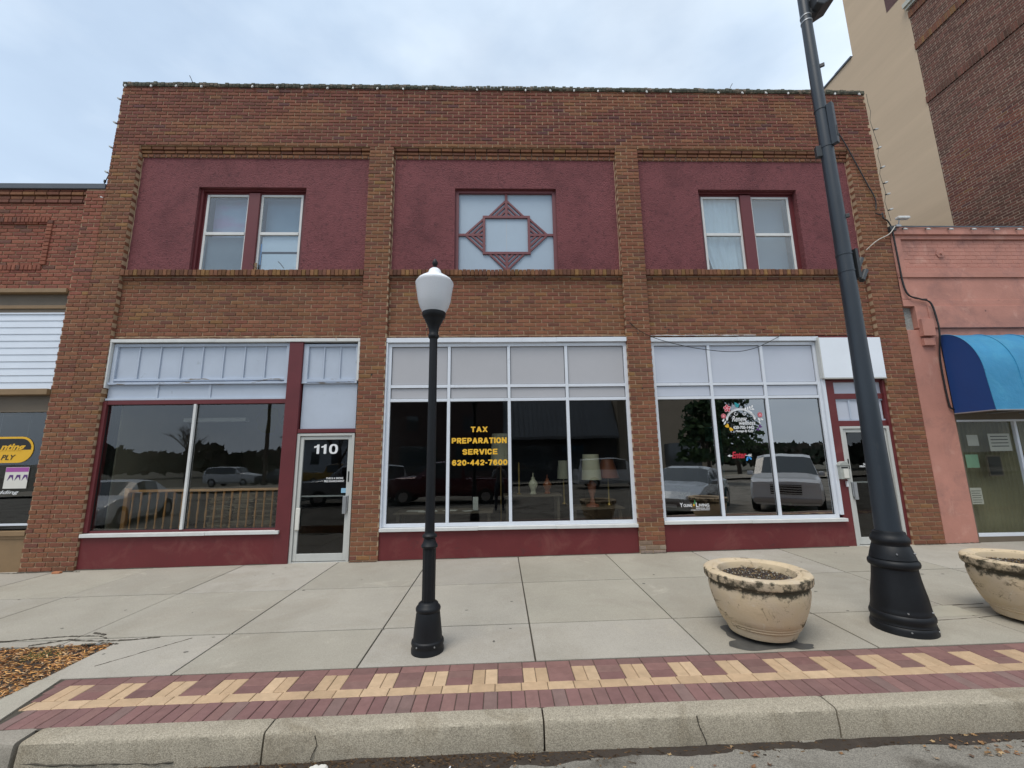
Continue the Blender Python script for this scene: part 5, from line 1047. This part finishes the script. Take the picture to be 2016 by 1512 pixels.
def planter(px, py, lab, R0=.475, H=.56):
    z0 = gz(px, py); o = empty('stone_planter', (px, py, z0), lab, 'planter', 'bowl planters by the kerb')
    prof = [(.22, .02, 0), (.292, .035, 0), (.315, .080, 0), (.316, .095, .3), (.330, .102, 0), (.340, .112, 0), (.338, .120, .3), (.347, .126, 0), (.355, .138, 0), (.354, .144, .3), (.362, .150, 0), (.385, .20, 0), (.418, .29, .35), (.438, .37, .3), (.445, .42, .55), (.438, .452, 1), (.446, .460, 1), (.446, .472, 1.15), (.468, .480, 1.0), (.477, .495, .75), (.479, .545, .8), (.466, .558, .5), (.455, .562, .15), (.405, .562, .05), (.395, .556, .25), (.388, .549, .5), (.360, .551, .1), (.350, .546, .1), (.340, .52, .3), (.336, .44, .6)]
    prof = [(r_ * .97, z * 1.05, a_) for r_, z, a_ in prof]
    mb = MB(); n = 72; vs = []; mb.smooth = True
    for (r_, z, a_) in prof:
        for k in range(n):
            th = 6.283 * k / n; j = 1 + .006 * mnoise.noise(Vector((math.cos(th) * 3, math.sin(th) * 3, z * 9 + px)))
            mb.v.append((px + r_ * j * math.cos(th), py + r_ * j * math.sin(th), z0 + z)); mb.c.append((a_, a_, a_))
    for i in range(len(prof) - 1):
        for k in range(n): mb.f.append([i * n + k, i * n + (k + 1) % n, (i + 1) * n + (k + 1) % n, (i + 1) * n + k]); mb.m.append(0); mb.sm.append(True)
    mb.build('bowl', pm, o, tint=True)
    MB().lathe([(.16, -.01), (.17, .035)], (px, py, z0), 20).build('foot', M['dirt'], o)
    mb = MB(); mb.smooth = True; n = 40; rings = 14; vs = [(px, py, z0 + .53)]
    for i in range(1, rings + 1):
        for k in range(n): r_ = .318 * i / rings; th = 6.283 * k / n; x, y = px + r_ * math.cos(th), py + r_ * math.sin(th); vs.append((x, y, z0 + .525 - .012 * (i / rings) ** 3 + .02 * mnoise.noise(Vector((x * 16, y * 16, 0))) + random.uniform(-.005, .005)))
    fs = [(0, 1 + k, 1 + (k + 1) % n) for k in range(n)] + [(1 + (i - 1) * n + k, 1 + i * n + k, 1 + i * n + (k + 1) % n, 1 + (i - 1) * n + (k + 1) % n) for i in range(1, rings) for k in range(n)]
    mb.add(vs, fs); mb.build('soil', M['soil'], o)
    mb = MB()
    for k in range(420):
        r_ = .30 * math.sqrt(random.random()); th = random.uniform(0, 6.28); x, y = px + r_ * math.cos(th), py + r_ * math.sin(th); s_ = random.uniform(.0015, .004); z_p = z0 + .532 + .02 * mnoise.noise(Vector((x * 16, y * 16, 0))) - .012 * (r_ / .318) ** 3
        ff = random.uniform(.25, 1); mb.col = random.choice([(.6 * ff, .55 * ff, .45 * ff), (.3 * ff, .2 * ff, .1 * ff), (.35 * ff, .25 * ff, .14 * ff)]); mb.box(x - s_ * random.uniform(1, 3), x + s_, y - s_, y + s_, z_p - .004, z_p + s_)
    tag(mb.build('soil_crumbs', M['mulch'], o, tint=True), kind='stuff')
planter(2.475, -3.25, 'weathered cream stone bowl planter with stained rim between the two lamp posts')
planter(5.30, -3.17, 'cream stone bowl planter cut by the right edge beyond the tall pole', .475)
# string lights
def lights(name, pts, bulbs, lab, r=.004):
    o = empty(name, pts[0], lab, 'string lights'); mb = MB(); mb.tube(pts, r, 5); mb.build('cable', M['cable'], o)
    for (x, y, z, dx, dy, dz) in bulbs:
        d = Vector((dx, dy, dz)).normalized(); p = Vector((x, y, z)); mb = MB(); mb.tube([p, p + d * .025], .014, 8); mb.build('socket', M['cable'], o)
        mb = MB(); mb.tube([p + d * .025, p + d * .035, p + d * .06, p + d * .085, p + d * .10], [.010, .020, .021, .015, .003], 8); mb.build('bulb', M['bulb'], o)
    return o
pts = []; bl_ = []
for k in range(31):
    x = -7.5 + k * .505; z = 9.235 + .02 * mnoise.noise(Vector((k * .7, 1, 1))); pts.append((x, -.03, z)); bl_.append((x, -.034, z - .03, random.uniform(-.3, .3), -.5, -1))
    for j in (1, 2, 3):
        if k < 30: pts.append((x + .505 * j / 4, -.028, z - .012 * math.sin(math.pi * j / 4)))
lights('string_lights', pts, [b for i, b in enumerate(bl_) if i not in (4, 13, 23)], 'string of small white bulbs along the top of the two storey brick parapet')
pts = [(7.85, -.02, 9.2)]; bl_ = []
for k in range(14):
    z = 9.0 - k * .21; pts.append((7.87 + .03 * math.sin(k * 2.1) + (.09 if k in (5,) else 0), .0, z))
for z in (8.35, 7.45, 7.1, 6.85, 6.5, 7.9): bl_.append((7.88, .0, z, 1, -.3, random.uniform(-.1, .5)))
lights('string_lights', pts, bl_, 'string of white bulbs hanging down the right corner of the brick building')
pts = []; bl_ = []
for k in range(9):
    x = 8.05 + k * .47; pts += [(x, -.045, 6.08), (x + .2, -.042, 6.095)]; bl_.append((x, -.045, 6.075, .4, -1, -.7))
lights('string_lights', pts, bl_, 'string of white bulbs along the top edge of the pink shop')
pts = []; bl_ = []
for k in range(5): z = 8.9 - k * .55; bl_.append((-7.60, .03, z, -1, -.2, .6)); pts.append((-7.60, .03, z))
lights('string_lights', pts, bl_, 'string of bulbs down the left corner of the brick building')
# cables
def cable(name, pts, r, m, lab, sub=6):
    P = [Vector(p) for p in pts]; out = []
    for i in range(len(P) - 1):
        p0 = P[max(i - 1, 0)]; p1 = P[i]; p2 = P[i + 1]; p3 = P[min(i + 2, len(P) - 1)]
        for k in range(sub):
            t = k / sub; out.append(.5 * ((2 * p1) + (-p0 + p2) * t + (2 * p0 - 5 * p1 + 4 * p2 - p3) * t * t + (-p0 + 3 * p1 - 3 * p2 + p3) * t ** 3))
    out.append(P[-1]); mb = MB(); mb.tube(out, r, 6); tag(mb.build(name, M[m]), lab, 'cable')
cable('cable', [(6.72, -.04, 9.22), (6.80, -.03, 8.9), (6.95, -.03, 8.5), (7.15, -.03, 8.1), (7.33, -.03, 7.6), (7.5, -.03, 7.1), (7.62, -.03, 6.75), (7.60, -.03, 6.5)], .011, 'cable', 'black cable drooping down the right corner of the brick wall')
cable('cable', [(7.58, -.03, 6.42), (7.66, -.04, 6.38), (7.72, -.03, 6.42), (7.70, -.05, 6.30), (7.80, -.03, 6.25), (7.86, -.03, 6.10)], .013, 'cable', 'short knot of black cable beside the security camera')
cable('cable', [(7.90, -.06, 6.12), (7.75, -.06, 5.95), (7.55, -.05, 5.85), (7.40, -.05, 5.75), (7.27, .02, 5.62)], .009, 'greycable', 'cream coaxial cable slanting left from the corner to the maroon panel')
cable('cable', [(2.40, .02, 4.25), (2.60, -.02, 4.02), (2.95, -.01, 3.84), (3.6, -.03, 3.66), (4.3, -.05, 3.57), (4.75, -.04, 3.63), (5.15, -.03, 3.80), (5.4, .06, 3.93)], .006, 'cable', 'thin black wire looping across the top of the right storefront window')
cable('conduit', [(7.86, -.03, 6.1), (7.87, -.03, 5.3), (7.88, -.03, 4.9), (7.95, -.03, 4.68), (8.15, -.04, 4.60), (8.33, -.05, 4.52), (8.38, -.06, 4.2), (8.37, -.07, 3.9), (8.36, .0, 3.4), (8.36, .0, 2.6), (8.42, .0, 2.46), (8.6, .0, 2.44)], .016, 'cable', 'thick black conduit running down the pink wall to the awning')
cable('conduit', [(7.88, -.03, 5.0), (7.92, -.03, 4.75), (8.05, -.03, 4.62), (8.30, -.03, 4.60)], .010, 'cable', 'second thinner black conduit joining the thick one on the pink wall')
sc = empty('security_camera', (7.98, -.08, 6.2), 'small white security camera on the corner of the pink parapet', 'security camera')
mb = MB(); mb.box(7.93, 8.17, -.14, -.05, 6.25, 6.305); mb.build('housing', M['whitetrim'], sc, bevel=.015); mb = MB(); mb.tube([(7.98, -.09, 6.25), (7.97, -.06, 6.14)], .010, 8); mb.box(7.90, 8.0, -.09, -.03, 6.10, 6.14); mb.build('bracket', M['steel'], sc)
mb = MB(); mb.box(7.80, 7.92, -.06, .02, 6.03, 6.13); tag(mb.build('junction_box', M['darkmetal'], bevel=.006), 'small black junction box where the pink and brown walls meet', 'junction box')
# gutter litter
mb = MB()
GLC = [(.36, .19, .08), (.26, .13, .06), (.42, .23, .09), (.18, .10, .06), (.34, .24, .15), (.45, .30, .15)]
def leafat(x, y, s, col, z=None):
    z = (gz(x, y) - .183) if z is None else z; a = random.uniform(0, 6.28); mb.col = col; n = 9; vs = [(x, y, z + .006)]
    for k in range(n): r_ = s * (1 if k % 2 else .55) * random.uniform(.8, 1.2); vs.append((x + r_ * math.cos(a + k * .7), y + r_ * math.sin(a + k * .7) * .7, z + random.uniform(0, s * .5)))
    mb.add(vs, [(0, 1 + k, 1 + (k + 1) % n) for k in range(n)])
for k in range(170): 
    x = random.choice([random.gauss(-.75, .35), random.gauss(-1.35, .25), random.uniform(-2.5, 3.6), random.gauss(3.15, .15)]); ff = random.uniform(.4, 1); leafat(x, random.uniform(-4.62, -4.43), random.uniform(.008, .026), tuple(q * ff for q in random.choice(GLC)))
for x, c in ((-1.42, GLC[0]), (-1.30, GLC[2]), (-.98, GLC[2]), (-.80, GLC[1]), (-.42, (.7, .45, .03)), (-.9, (.6, .5, .42)), (-.55, GLC[4]), (2.9, GLC[1]), (1.6, GLC[1])): leafat(x, random.uniform(-4.56, -4.49), .032, c)
tag(mb.build('fallen_leaves', M['leafd'], tint=True), 'dead brown and orange leaves lying in the gutter along the kerb', 'leaves', kind='stuff')
mb = MB()
for k in range(1500):
    x = random.gauss(-.55, .5) if k % 3 else random.uniform(-2.6, 3.8); y = -4.425 - abs(random.gauss(0, .05)); z = gz(x, y) - .182 + random.uniform(0, .016 if x < .3 else .004); l = random.uniform(.006, .035); a = random.uniform(0, 3.14); w = random.uniform(.0015, .004)
    ff = random.uniform(.3, .9); mb.col = tuple(q * ff for q in random.choice([(.13, .08, .045), (.09, .06, .04), (.2, .12, .06)])); dx, dy = math.cos(a) * l, math.sin(a) * l * .5
    mb.add([(x, y, z), (x + dx, y + dy, z + .004), (x + dx + w, y + dy + w, z + .006), (x + w, y + w, z + .004)], [(0, 1, 2, 3)])
tag(mb.build('gutter_debris', M['mulch'], tint=True), 'dark bark crumbs and twigs swept against the kerb in the gutter', 'debris', kind='stuff')
mb = MB(); mb.smooth = True; vs = []; fs = []; n = 90
for i in range(n + 1):
    x = -2.8 + 6.8 * i / n; w = .09 + .06 * mnoise.noise(Vector((x * 1.7, 0, 0))) + (.07 if abs(x + .6) < .6 else 0)
    for (yy, zz) in ((-4.41, .02 if abs(x + .6) < .6 else .008), (-4.41 - w * .5, .012), (-4.41 - w, .0)): vs.append((x, yy, gz(x, yy) - .187 + zz + .01 * mnoise.noise(Vector((x * 9, yy * 20, 0)))))
for i in range(n):
    for k in range(2): fs.append((i * 3 + k, i * 3 + k + 1, (i + 1) * 3 + k + 1, (i + 1) * 3 + k))
mb.add(vs, fs); tag(mb.build('gutter_silt', M['dirt']), 'band of dark damp silt along the foot of the kerb', 'silt', kind='stuff')
mb = MB(); mb.smooth = True
for k in range(5): mb.lathe([(.002, 0), (.022, .006), (.026, .02), (.015, .034), (.002, .036)], (-1.19 + .018 * k, -4.50 + random.uniform(-.01, .01), gz(-1.2, -4.5) - .18), 7)
tag(mb.build('crumpled_wrapper', M['paper']), 'crumpled white wrapper among the leaves in the gutter', 'litter')
mb = MB(); mb.tube([(-.33, -4.52, gz(0, -4.5) - .172), (-.345, -4.575, gz(0, -4.5) - .172)], .005, 8); tag(mb.build('cigarette_butt', M['vinyl_white']), 'white cigarette butt in the gutter right of the yellow leaf', 'litter')
mb = MB(); mb.box(.52, .62, -4.66, -4.60, gz(.5, -4.6) - .178, gz(.5, -4.6) - .165); tag(mb.build('paper_scrap', M['board']), 'pale blue paper scrap at the bottom edge of the street', 'litter')

# ================================================================== across the street (seen in the window reflections)
def paint(name, c, metal=.3): return mat(name, c, .25, 0, coat=.6, metal=metal, spec=.5)
def car(kind, x, y, hd, pc, lab, scale=1.0, cat='car', name='parked_car', L=None):
    zg_ = gz(x, y) - .185
    o = empty(name, (x, y, zg_), lab, cat, 'vehicles along the street'); o.rotation_euler = (0, 0, R(hd)); LOCALS.add(o.name)
    if kind == 'sedan': st = [(-2.4, .60, .72), (-2.32, .78, .88), (-1.95, .98, .90), (-1.55, 1.02, .90), (-.75, 1.40, .90), (0, 1.46, .90), (.45, 1.40, .90), (1.15, 1.00, .90), (1.75, .90, .90), (2.2, .74, .86), (2.38, .55, .75)]; W_, belt, zb_ = .91, .92, .22
    elif kind == 'suv': st = [(-2.4, .85, .80), (-2.34, 1.10, .92), (-2.15, 1.68, .93), (-1.2, 1.76, .93), (0, 1.78, .93), (.55, 1.70, .93), (1.15, 1.18, .93), (1.8, 1.08, .93), (2.22, 1.04, .92), (2.38, .96, .86)]; W_, belt, zb_ = .95, 1.10, .28
    else: st = [(-2.85, .95, .93), (-2.8, 1.08, .95), (-.95, 1.08, .95), (-.9, 1.10, .95), (-.72, 1.72, .95), (.1, 1.82, .95), (.62, 1.74, .95), (1.25, 1.22, .95), (2.1, 1.14, .95), (2.6, 1.05, .93), (2.75, .68, .86)]; W_, belt, zb_ = .97, 1.10, .34
    bm_, gm_ = MB(), MB(); bm_.smooth = gm_.smooth = True
    def sec(s_):
        X_, T, w = s_; w *= W_ / .93 if kind != 'sedan' else W_ / .9; b = min(belt, T - .02); roofw = w * (.80 if T > belt + .1 else .90)
        return [(X_, 0, zb_), (X_, w * .9, zb_), (X_, w, zb_ + .18), (X_, w * 1.0, (zb_ + b) / 2 + .1), (X_, w * .96, b), (X_, roofw + .02, max(b + .01, T - .05)), (X_, roofw * .75, T), (X_, 0, T + .015)]
    for i in range(len(st) - 1):
        A_, B_ = sec(st[i]), sec(st[i + 1])
        if i in (0, len(st) - 2):
            Q = A_ if i == 0 else B_; ring = [(p[0], p[1], p[2]) for p in Q] + [(p[0], -p[1], p[2]) for p in Q[-2:0:-1]]; bm_.add(ring, [tuple(range(len(ring)))[::(1 if i else -1)]])
        for sgn in (1, -1):
            a = [(p[0], p[1] * sgn, p[2]) for p in A_]; b = [(p[0], p[1] * sgn, p[2]) for p in B_]
            for k in range(7):
                hi = st[i][1] > belt + .15 and st[i + 1][1] > belt + .15; ws = (st[i][1] > belt + .15) != (st[i + 1][1] > belt + .15)
                g_ = (k == 4 and hi) or (k in (5, 6) and ws and kind != 'x')
                t_ = gm_ if g_ else bm_; f = (0, 1, 2, 3) if sgn == 1 else (3, 2, 1, 0); t_.add([a[k], b[k], b[k + 1], a[k + 1]], [f])
    
    body = bm_.build('body', pc, o); gm_.build('windows', M['carglass'], o)
    hz_ = 0 if kind == 'sedan' else (-.16 if kind == 'suv' else -.02); front = st[-1][0]; ax = (1.45, -1.45) if kind != 'truck' else (1.75, -1.75)
    for a in ax:
        for sy in (-1, 1):
            mb = MB(); mb.lathe([(.20, -.1), (.33, -.11), (.345, -.08), (.345, .08), (.33, .11), (.20, .1)], (0, 0, 0), 22); mb.v = [(a + p[0], sy * (W_ - .08) + p[2], .345 + p[1]) for p in mb.v]; wh = mb.build('wheel', M['tyre'], o)
            mb = MB(); mb.lathe([(.02, -.1), (.21, -.09), (.21, .09), (.02, .105)], (0, 0, 0), 12); mb.v = [(a + p[0], sy * (W_ - .07) + p[2], .345 + p[1]) for p in mb.v]; mb.build('rim', M['rim'], wh)
    for sy in (-1, 1):
        mb = MB(); mb.box(front - .14, front + .005, sy * .62 - .16, sy * .62 + .16, st[-1][1] + hz_, st[-1][1] + hz_ + .12); mb.build('headlight', M['lamplens'], o, bevel=.03)
        mb = MB(); mb.box(.75, .95, sy * 1.0 - .09, sy * 1.0 + .09, belt, belt + .14); mb.build('side_mirror', pc, o, bevel=.03)
    g0_, g1_ = (zb_ + .12, zb_ + .26) if kind == 'sedan' else (zb_ + .32, st[-1][1] - .08)
    gr_ = MB().box(front - .02, front + .012, -.40, .40, g0_, g1_).build('grille', M['gasket'], o); mb = MB()
    for k in range(4): mb.box(front + .012, front + .022, -.40, .40, g0_ + (g1_ - g0_) * (k + .3) / 4, g0_ + (g1_ - g0_) * (k + .75) / 4)
    mb.build('grille_bars', M['rim'], gr_)
    if kind != 'sedan': MB().box(front - .02, front + .06, -.88, .88, zb_ + .06, zb_ + .22).build('bumper', M['rim'], o, bevel=.03)
    mb = MB(); mb.box(front, front + .02, -.2, .2, zb_ + .08, zb_ + .17); mb.build('number_plate', M['whitetrim'], o)
    return o
silver, whitep, redp, dkp = paint('silver_paint', (.42, .45, .47), .5), paint('white_car_paint', (.7, .72, .74), 0), paint('dark_red_paint', (.09, .01, .015)), paint('dark_car_paint', (.02, .022, .028))
car('sedan', 6.55, -7.0, 128, silver, 'silver sedan parked nose in at the kerb, reflected in the right storefront')
car('suv', 10.0, -7.0, 125, whitep, 'white van like car parked beside the silver sedan, seen only in reflection')
car('truck', -2.4, -11.6, 180, redp, 'dark red pickup truck parked across the street behind the photographer', cat='truck', name='pickup_truck')
car('suv', -6.9, -12.6, 160, silver, 'grey minivan parked left of the dark red pickup truck')
car('suv', 7.0, -18.5, 0, whitep, 'white sport utility car parked before the tan building across the street')
car('sedan', -13.2, -7.4, 75, whitep, 'white hatchback parked at the kerb beyond the mulch bed')
car('suv', -25, -33, 0, whitep, 'white wagon far across the street before the white house')
car('truck', -15, -32, 0, paint('yellow_truck_paint', (.5, .3, .03), 0), 'yellow pickup truck far across the street', cat='truck', name='pickup_truck')
car('sedan', -20, -32.5, 0, dkp, 'dark sedan between the white wagon and the yellow pickup far across the street')
slopesheet('far_sidewalk', 'concrete', -60, 60, -29, -22.5, -.04)
def bldg(name, x0, x1, y0, y1, h, m, lab, wins, roof=None):
    o = empty(name, ((x0 + x1) / 2, y1, 0), lab, 'building'); mb = MB(); mb.box(x0, x1, y0, y1, -.4, h)
    mb.build('wall', m, o); zf = gz((x0 + x1) / 2, y1)
    for (a, b, c, d) in wins: MB().box(a, b, y1 - .05, y1 + .02, c, d).build('window', M['carglass'], o)
    return o
dkb = mat('dark_brick_front', (.075, .05, .045), .9, .25, 3); conc2 = mat('tan_stucco_front', (.33, .27, .20), .85, .1, 1)
d = bldg('stepped_brick_building', -9, .2, -38, -26, 6.2, dkb, 'dark brick storefront with stepped parapet across the street', [(-8, -5, .6, 2.6), (-3.6, -.6, .6, 2.6), (-7.5, -6.6, 3.8, 5), (-3, -2.1, 3.8, 5)])
MB().box(-6.5, -2.5, -38, -25.98, 6.2, 6.8).box(-5.5, -3.5, -38, -25.97, 6.8, 7.2).build('parapet', dkb, d)
d = bldg('metal_roof_building', .25, 9.5, -38, -26.5, 3.4, mat('dark_shop_front', (.05, .05, .055), .8, .2, 2), 'long shop with a sloping grey metal mansard across the street', [(.8, 4.2, .5, 2.5), (5, 8.8, .5, 2.5)])
mb = MB(); mb.add([(.2, -25.4, 3.2), (9.5, -25.4, 3.2), (9.5, -27.5, 6.5), (.2, -27.5, 6.5), (.2, -38, 6.5), (9.5, -38, 6.5), (.2, -25.4, 3.0), (9.5, -25.4, 3.0)], [(0, 1, 2, 3), (3, 2, 5, 4), (6, 7, 1, 0), (0, 3, 4), (1, 5, 2)]); mb.build('mansard_roof', M['roofmetal'], d)
mb = MB()
for k in range(24): x = .3 + k * .39; mb.tube([(x, -25.38, 3.22), (x, -27.5, 6.52)], .025, 4)
mb.build('roof_rib', M['roofmetal'], d)
d = bldg('tan_building', 9.6, 17, -38, -26, 6.4, conc2, 'tan stucco commercial building across the street', [(10.2, 12.4, .6, 2.6), (13.2, 16.2, .6, 2.6)])
d = empty('white_house', (-24, -48, 0), 'white clapboard house with a grey gable roof far across the street', 'house')
MB().box(-28, -20, -54, -48, -.6, 4.6).build('wall', M['siding'], d); mb = MB(); mb.add([(-28.5, -47.5, 4.5), (-19.5, -47.5, 4.5), (-19.5, -54.5, 4.5), (-28.5, -54.5, 4.5), (-24, -47.5, 7.6), (-24, -54.5, 7.6)], [(0, 1, 4), (1, 2, 5, 4), (2, 3, 5), (3, 0, 4, 5)]); mb.build('roof', M['greycap'], d)
for x in (-27, -24.6, -22): MB().box(x, x + 1, -48.02, -47.97, 1, 2.6).build('window', M['carglass'], d)
def bare_tree(x, y, h, lab, seed, leafy=0):
    random.seed(seed); o = empty('bare_tree' if not leafy else 'evergreen_tree', (x, y, 0), lab, 'tree', 'trees across the street'); mb = MB(); lf = MB(); tips = []
    def br(p, d, l, r, n):
        q_ = p + d * l; m_ = p.lerp(q_, .5) + Vector((random.uniform(-1, 1), random.uniform(-1, 1), 0)) * l * .05
        mb.tube([p, m_, q_], [r, r * .85, r * .65], 5 if n > 1 else 3); tips.append(q_)
        if n == 0: return
        for k in range(3 if n > 1 else 4):
            a = random.uniform(0, 6.28); s_ = random.uniform(.35, .75); nd = (d + Vector((math.cos(a) * s_, math.sin(a) * s_, random.uniform(-.1, .25)))).normalized(); br(p + d * l * random.uniform(.6, 1), nd, l * random.uniform(.62, .82), r * .55, n - 1)
    br(Vector((x, y, gz(x, y) - .2)), Vector((0, 0, 1)), h * .3, h * .022, 5 if not leafy else 3); mb.build('trunk', M['bark'], o)
    if leafy:
        for k in range(leafy):
            zz = random.random(); rr_ = (h * .26) * (1 - zz * .75) * math.sqrt(random.random()) * (1 + .35 * mnoise.noise(Vector((zz * 6, k * .001, x)))); a = random.uniform(0, 6.28); c = Vector((x + rr_ * math.cos(a), y + rr_ * math.sin(a), h * .18 + zz * h * .82))
            if mnoise.noise(c * .8) < -.12: continue
            lf.col = random.choice([(.04, .07, .03), (.06, .10, .04), (.03, .055, .028)]); s_ = random.uniform(.12, .3); u_ = Vector((random.gauss(0, 1), random.gauss(0, 1), random.gauss(0, 1))).normalized() * s_; v_ = u_.cross(Vector((0.3, 1, .2))).normalized() * s_ * .6
            lf.add([tuple(c - u_), tuple(c + v_), tuple(c + u_), tuple(c - v_)], [(0, 1, 2, 3)])
        lf.build('crown', M['leaf'], o, tint=True)
bare_tree(21.5, -30, 9.5, 'dark evergreen tree right of the tan building across the street', 3, 2600)
bare_tree(13.5, -19.5, 7.0, 'bushy evergreen tree nearer the street in front of the tan building', 5, 2600)
bare_tree(24, -22, 9, 'spreading bare tree at the right across the street', 8)
bare_tree(-13, -27, 8, 'bare tree just left of the stepped brick building', 11)
bare_tree(-36, -42, 9, 'bare tree left of the white house', 12); bare_tree(-17, -50, 8, 'bare tree right of the white house', 14); bare_tree(-10, -55, 10, 'tall bare tree behind the stepped brick building', 15)
random.seed(21)
mb = MB()
for k in range(5000):
    a = random.uniform(-70, 70); hh_ = 2.8 + 3.4 * mnoise.noise(Vector((a * .17, 0, 0))); z = random.random() ** .7 * hh_; y = -66 + random.uniform(-3, 3); c = Vector((a, y, z)); mb.col = random.choice([(.05, .05, .035), (.035, .045, .028), (.07, .06, .045)])
    u_ = Vector((random.gauss(0, 1), random.gauss(0, .4), random.gauss(0, 1))).normalized() * .9; v_ = Vector((-u_.z, 0, u_.x)) * .7; mb.add([tuple(c - u_), tuple(c + v_), tuple(c + u_), tuple(c - v_)], [(0, 1, 2, 3)])
tag(mb.build('distant_tree_line', M['leaf'], tint=True), 'far dark line of trees behind the houses across the street', 'trees', kind='stuff')
for (x, y) in ((-19.5, -28), (11.5, -24.5)):
    o = empty('utility_pole', (x, y, 0), 'wooden utility pole with a cross arm, %s across the street' % ('left of the bare trees' if x < 0 else 'before the tan building'), 'utility pole')
    MB().lathe([(.16, -.3), (.11, 8.5)], (x, y, 0), 10).build('shaft', M['bark'], o); MB().box(x - 1.1, x + 1.1, y - .06, y + .06, 7.7, 7.85).build('cross_arm', M['bark'], o)
# the photographer standing behind the camera (shows faintly in the glass)
def person(x, y):
    z = gz(x, y) - .185; o = empty('person', (x, y, z), 'person in a grey jacket and dark trousers holding up a phone in the street', 'person')
    J = {'pel': (0, 0, .95), 'wst': (0, 0, 1.08), 'chs': (0, .01, 1.32), 'nck': (0, .02, 1.50), 'hd0': (0, .03, 1.60), 'hd1': (0, .035, 1.74)}
    E_ = [('pel', 'wst'), ('wst', 'chs'), ('chs', 'nck'), ('nck', 'hd0'), ('hd0', 'hd1')]; Rr = {'pel': .145, 'wst': .135, 'chs': .16, 'nck': .06, 'hd0': .085, 'hd1': .085}
    for s_, n_ in ((1, 'r'), (-1, 'l')):
        J.update({'hip' + n_: (.10 * s_, 0, .90), 'kne' + n_: (.12 * s_, .02, .50), 'ank' + n_: (.13 * s_, -.02, .09), 'toe' + n_: (.145 * s_, .16, .04), 'sh' + n_: (.19 * s_, .0, 1.42), 'el' + n_: (.25 * s_, .10, 1.20), 'wr' + n_: (.10 * s_, .30, 1.44), 'hn' + n_: (.075 * s_, .33, 1.50)})
        E_ += [('pel', 'hip' + n_), ('hip' + n_, 'kne' + n_), ('kne' + n_, 'ank' + n_), ('ank' + n_, 'toe' + n_), ('chs', 'sh' + n_), ('sh' + n_, 'el' + n_), ('el' + n_, 'wr' + n_), ('wr' + n_, 'hn' + n_)]
        Rr.update({'hip' + n_: .095, 'kne' + n_: .065, 'ank' + n_: .045, 'toe' + n_: .04, 'sh' + n_: .07, 'el' + n_: .05, 'wr' + n_: .032, 'hn' + n_: .036})
    ks = list(J); me = bpy.data.meshes.new('body'); me.from_pydata([(x + J[k][0], y + J[k][1], z + J[k][2]) for k in ks], [(ks.index(a), ks.index(b)) for a, b in E_], []); b = bpy.data.objects.new('body', me); COL.objects.link(b)
    b.parent = o; b.matrix_parent_inverse = Matrix.Translation(-Vector(o.location)); sk = b.modifiers.new('skin', 'SKIN')
    for i, k in enumerate(ks): me.skin_vertices[0].data[i].radius = (Rr[k], Rr[k] * (.75 if k in ('chs', 'wst', 'pel') else 1)); me.skin_vertices[0].data[i].use_root = (k == 'pel')
    su = b.modifiers.new('subdivision', 'SUBSURF'); su.levels = su.render_levels = 2
    m_ = bpy.data.materials.new('clothes_and_skin'); m_.use_nodes = True; t = m_.node_tree; g = t.nodes.new('ShaderNodeNewGeometry'); sx_ = t.nodes.new('ShaderNodeSeparateXYZ'); t.links.new(g.outputs['Position'], sx_.inputs[0]); r_ = t.nodes.new('ShaderNodeValToRGB'); r_.color_ramp.interpolation = 'CONSTANT'
    mr = t.nodes.new('ShaderNodeMapRange'); mr.inputs['From Max'].default_value = 2; t.links.new(sx_.outputs[2], mr.inputs[0]); t.links.new(mr.outputs[0], r_.inputs[0]); cr_ = r_.color_ramp; cr_.elements[0].color = (.02, .025, .04, 1); cr_.elements[1].position = .38; cr_.elements[1].color = (.14, .14, .15, 1); e = cr_.elements.new(.65); e.color = (.45, .28, .20, 1)
    t.links.new(r_.outputs[0], t.nodes['Principled BSDF'].inputs['Base Color']); me.materials.append(m_)
    hm = mat('brown_hair', (.05, .03, .02), .6, .2, 20); mb = MB(); mb.smooth = True; mb.lathe([(.03, .10), (.075, .08), (.10, .03), (.105, -.03), (.10, -.07)], (x, y + .02, z + 1.74), 16, cap=False); mb.build('hair', hm, o)
    mb = MB()
    for s_ in (1, -1): mb.lathe([(.002, -.008), (.011, 0), (.002, .008)], (x + .033 * s_, y + .118, z + 1.70), 8)
    mb.lathe([(.012, -.02), (.008, .02)], (x, y + .125, z + 1.665), 6); mb.build('eyes_and_nose', M['gasket'], o)
    for s_ in (1, -1):
        for k in range(4): c = (x + .075 * s_, y + .335, z + 1.50 + k * .018); mb = MB(); mb.tube([c, (c[0] - .03 * s_, c[1] + .03, c[2] + .03), (c[0] - .055 * s_, c[1] + .02, c[2] + .03)], [.009, .008, .006], 6); mb.build('finger', mat('skin', (.45, .28, .2), .6, 0) if k < 0 else M['skin'], o)
    ph = MB(); ph.box(x - .075, x + .075, y + .34, y + .35, z + 1.47, z + 1.55); tag(ph.build('phone', M['gasket'], bevel=.003), 'black phone held up level in both hands by the person in the grey jacket', 'phone')
M['skin'] = mat('skin_tone', (.45, .28, .20), .55, .05, 20)
person(-.05, -7.98)
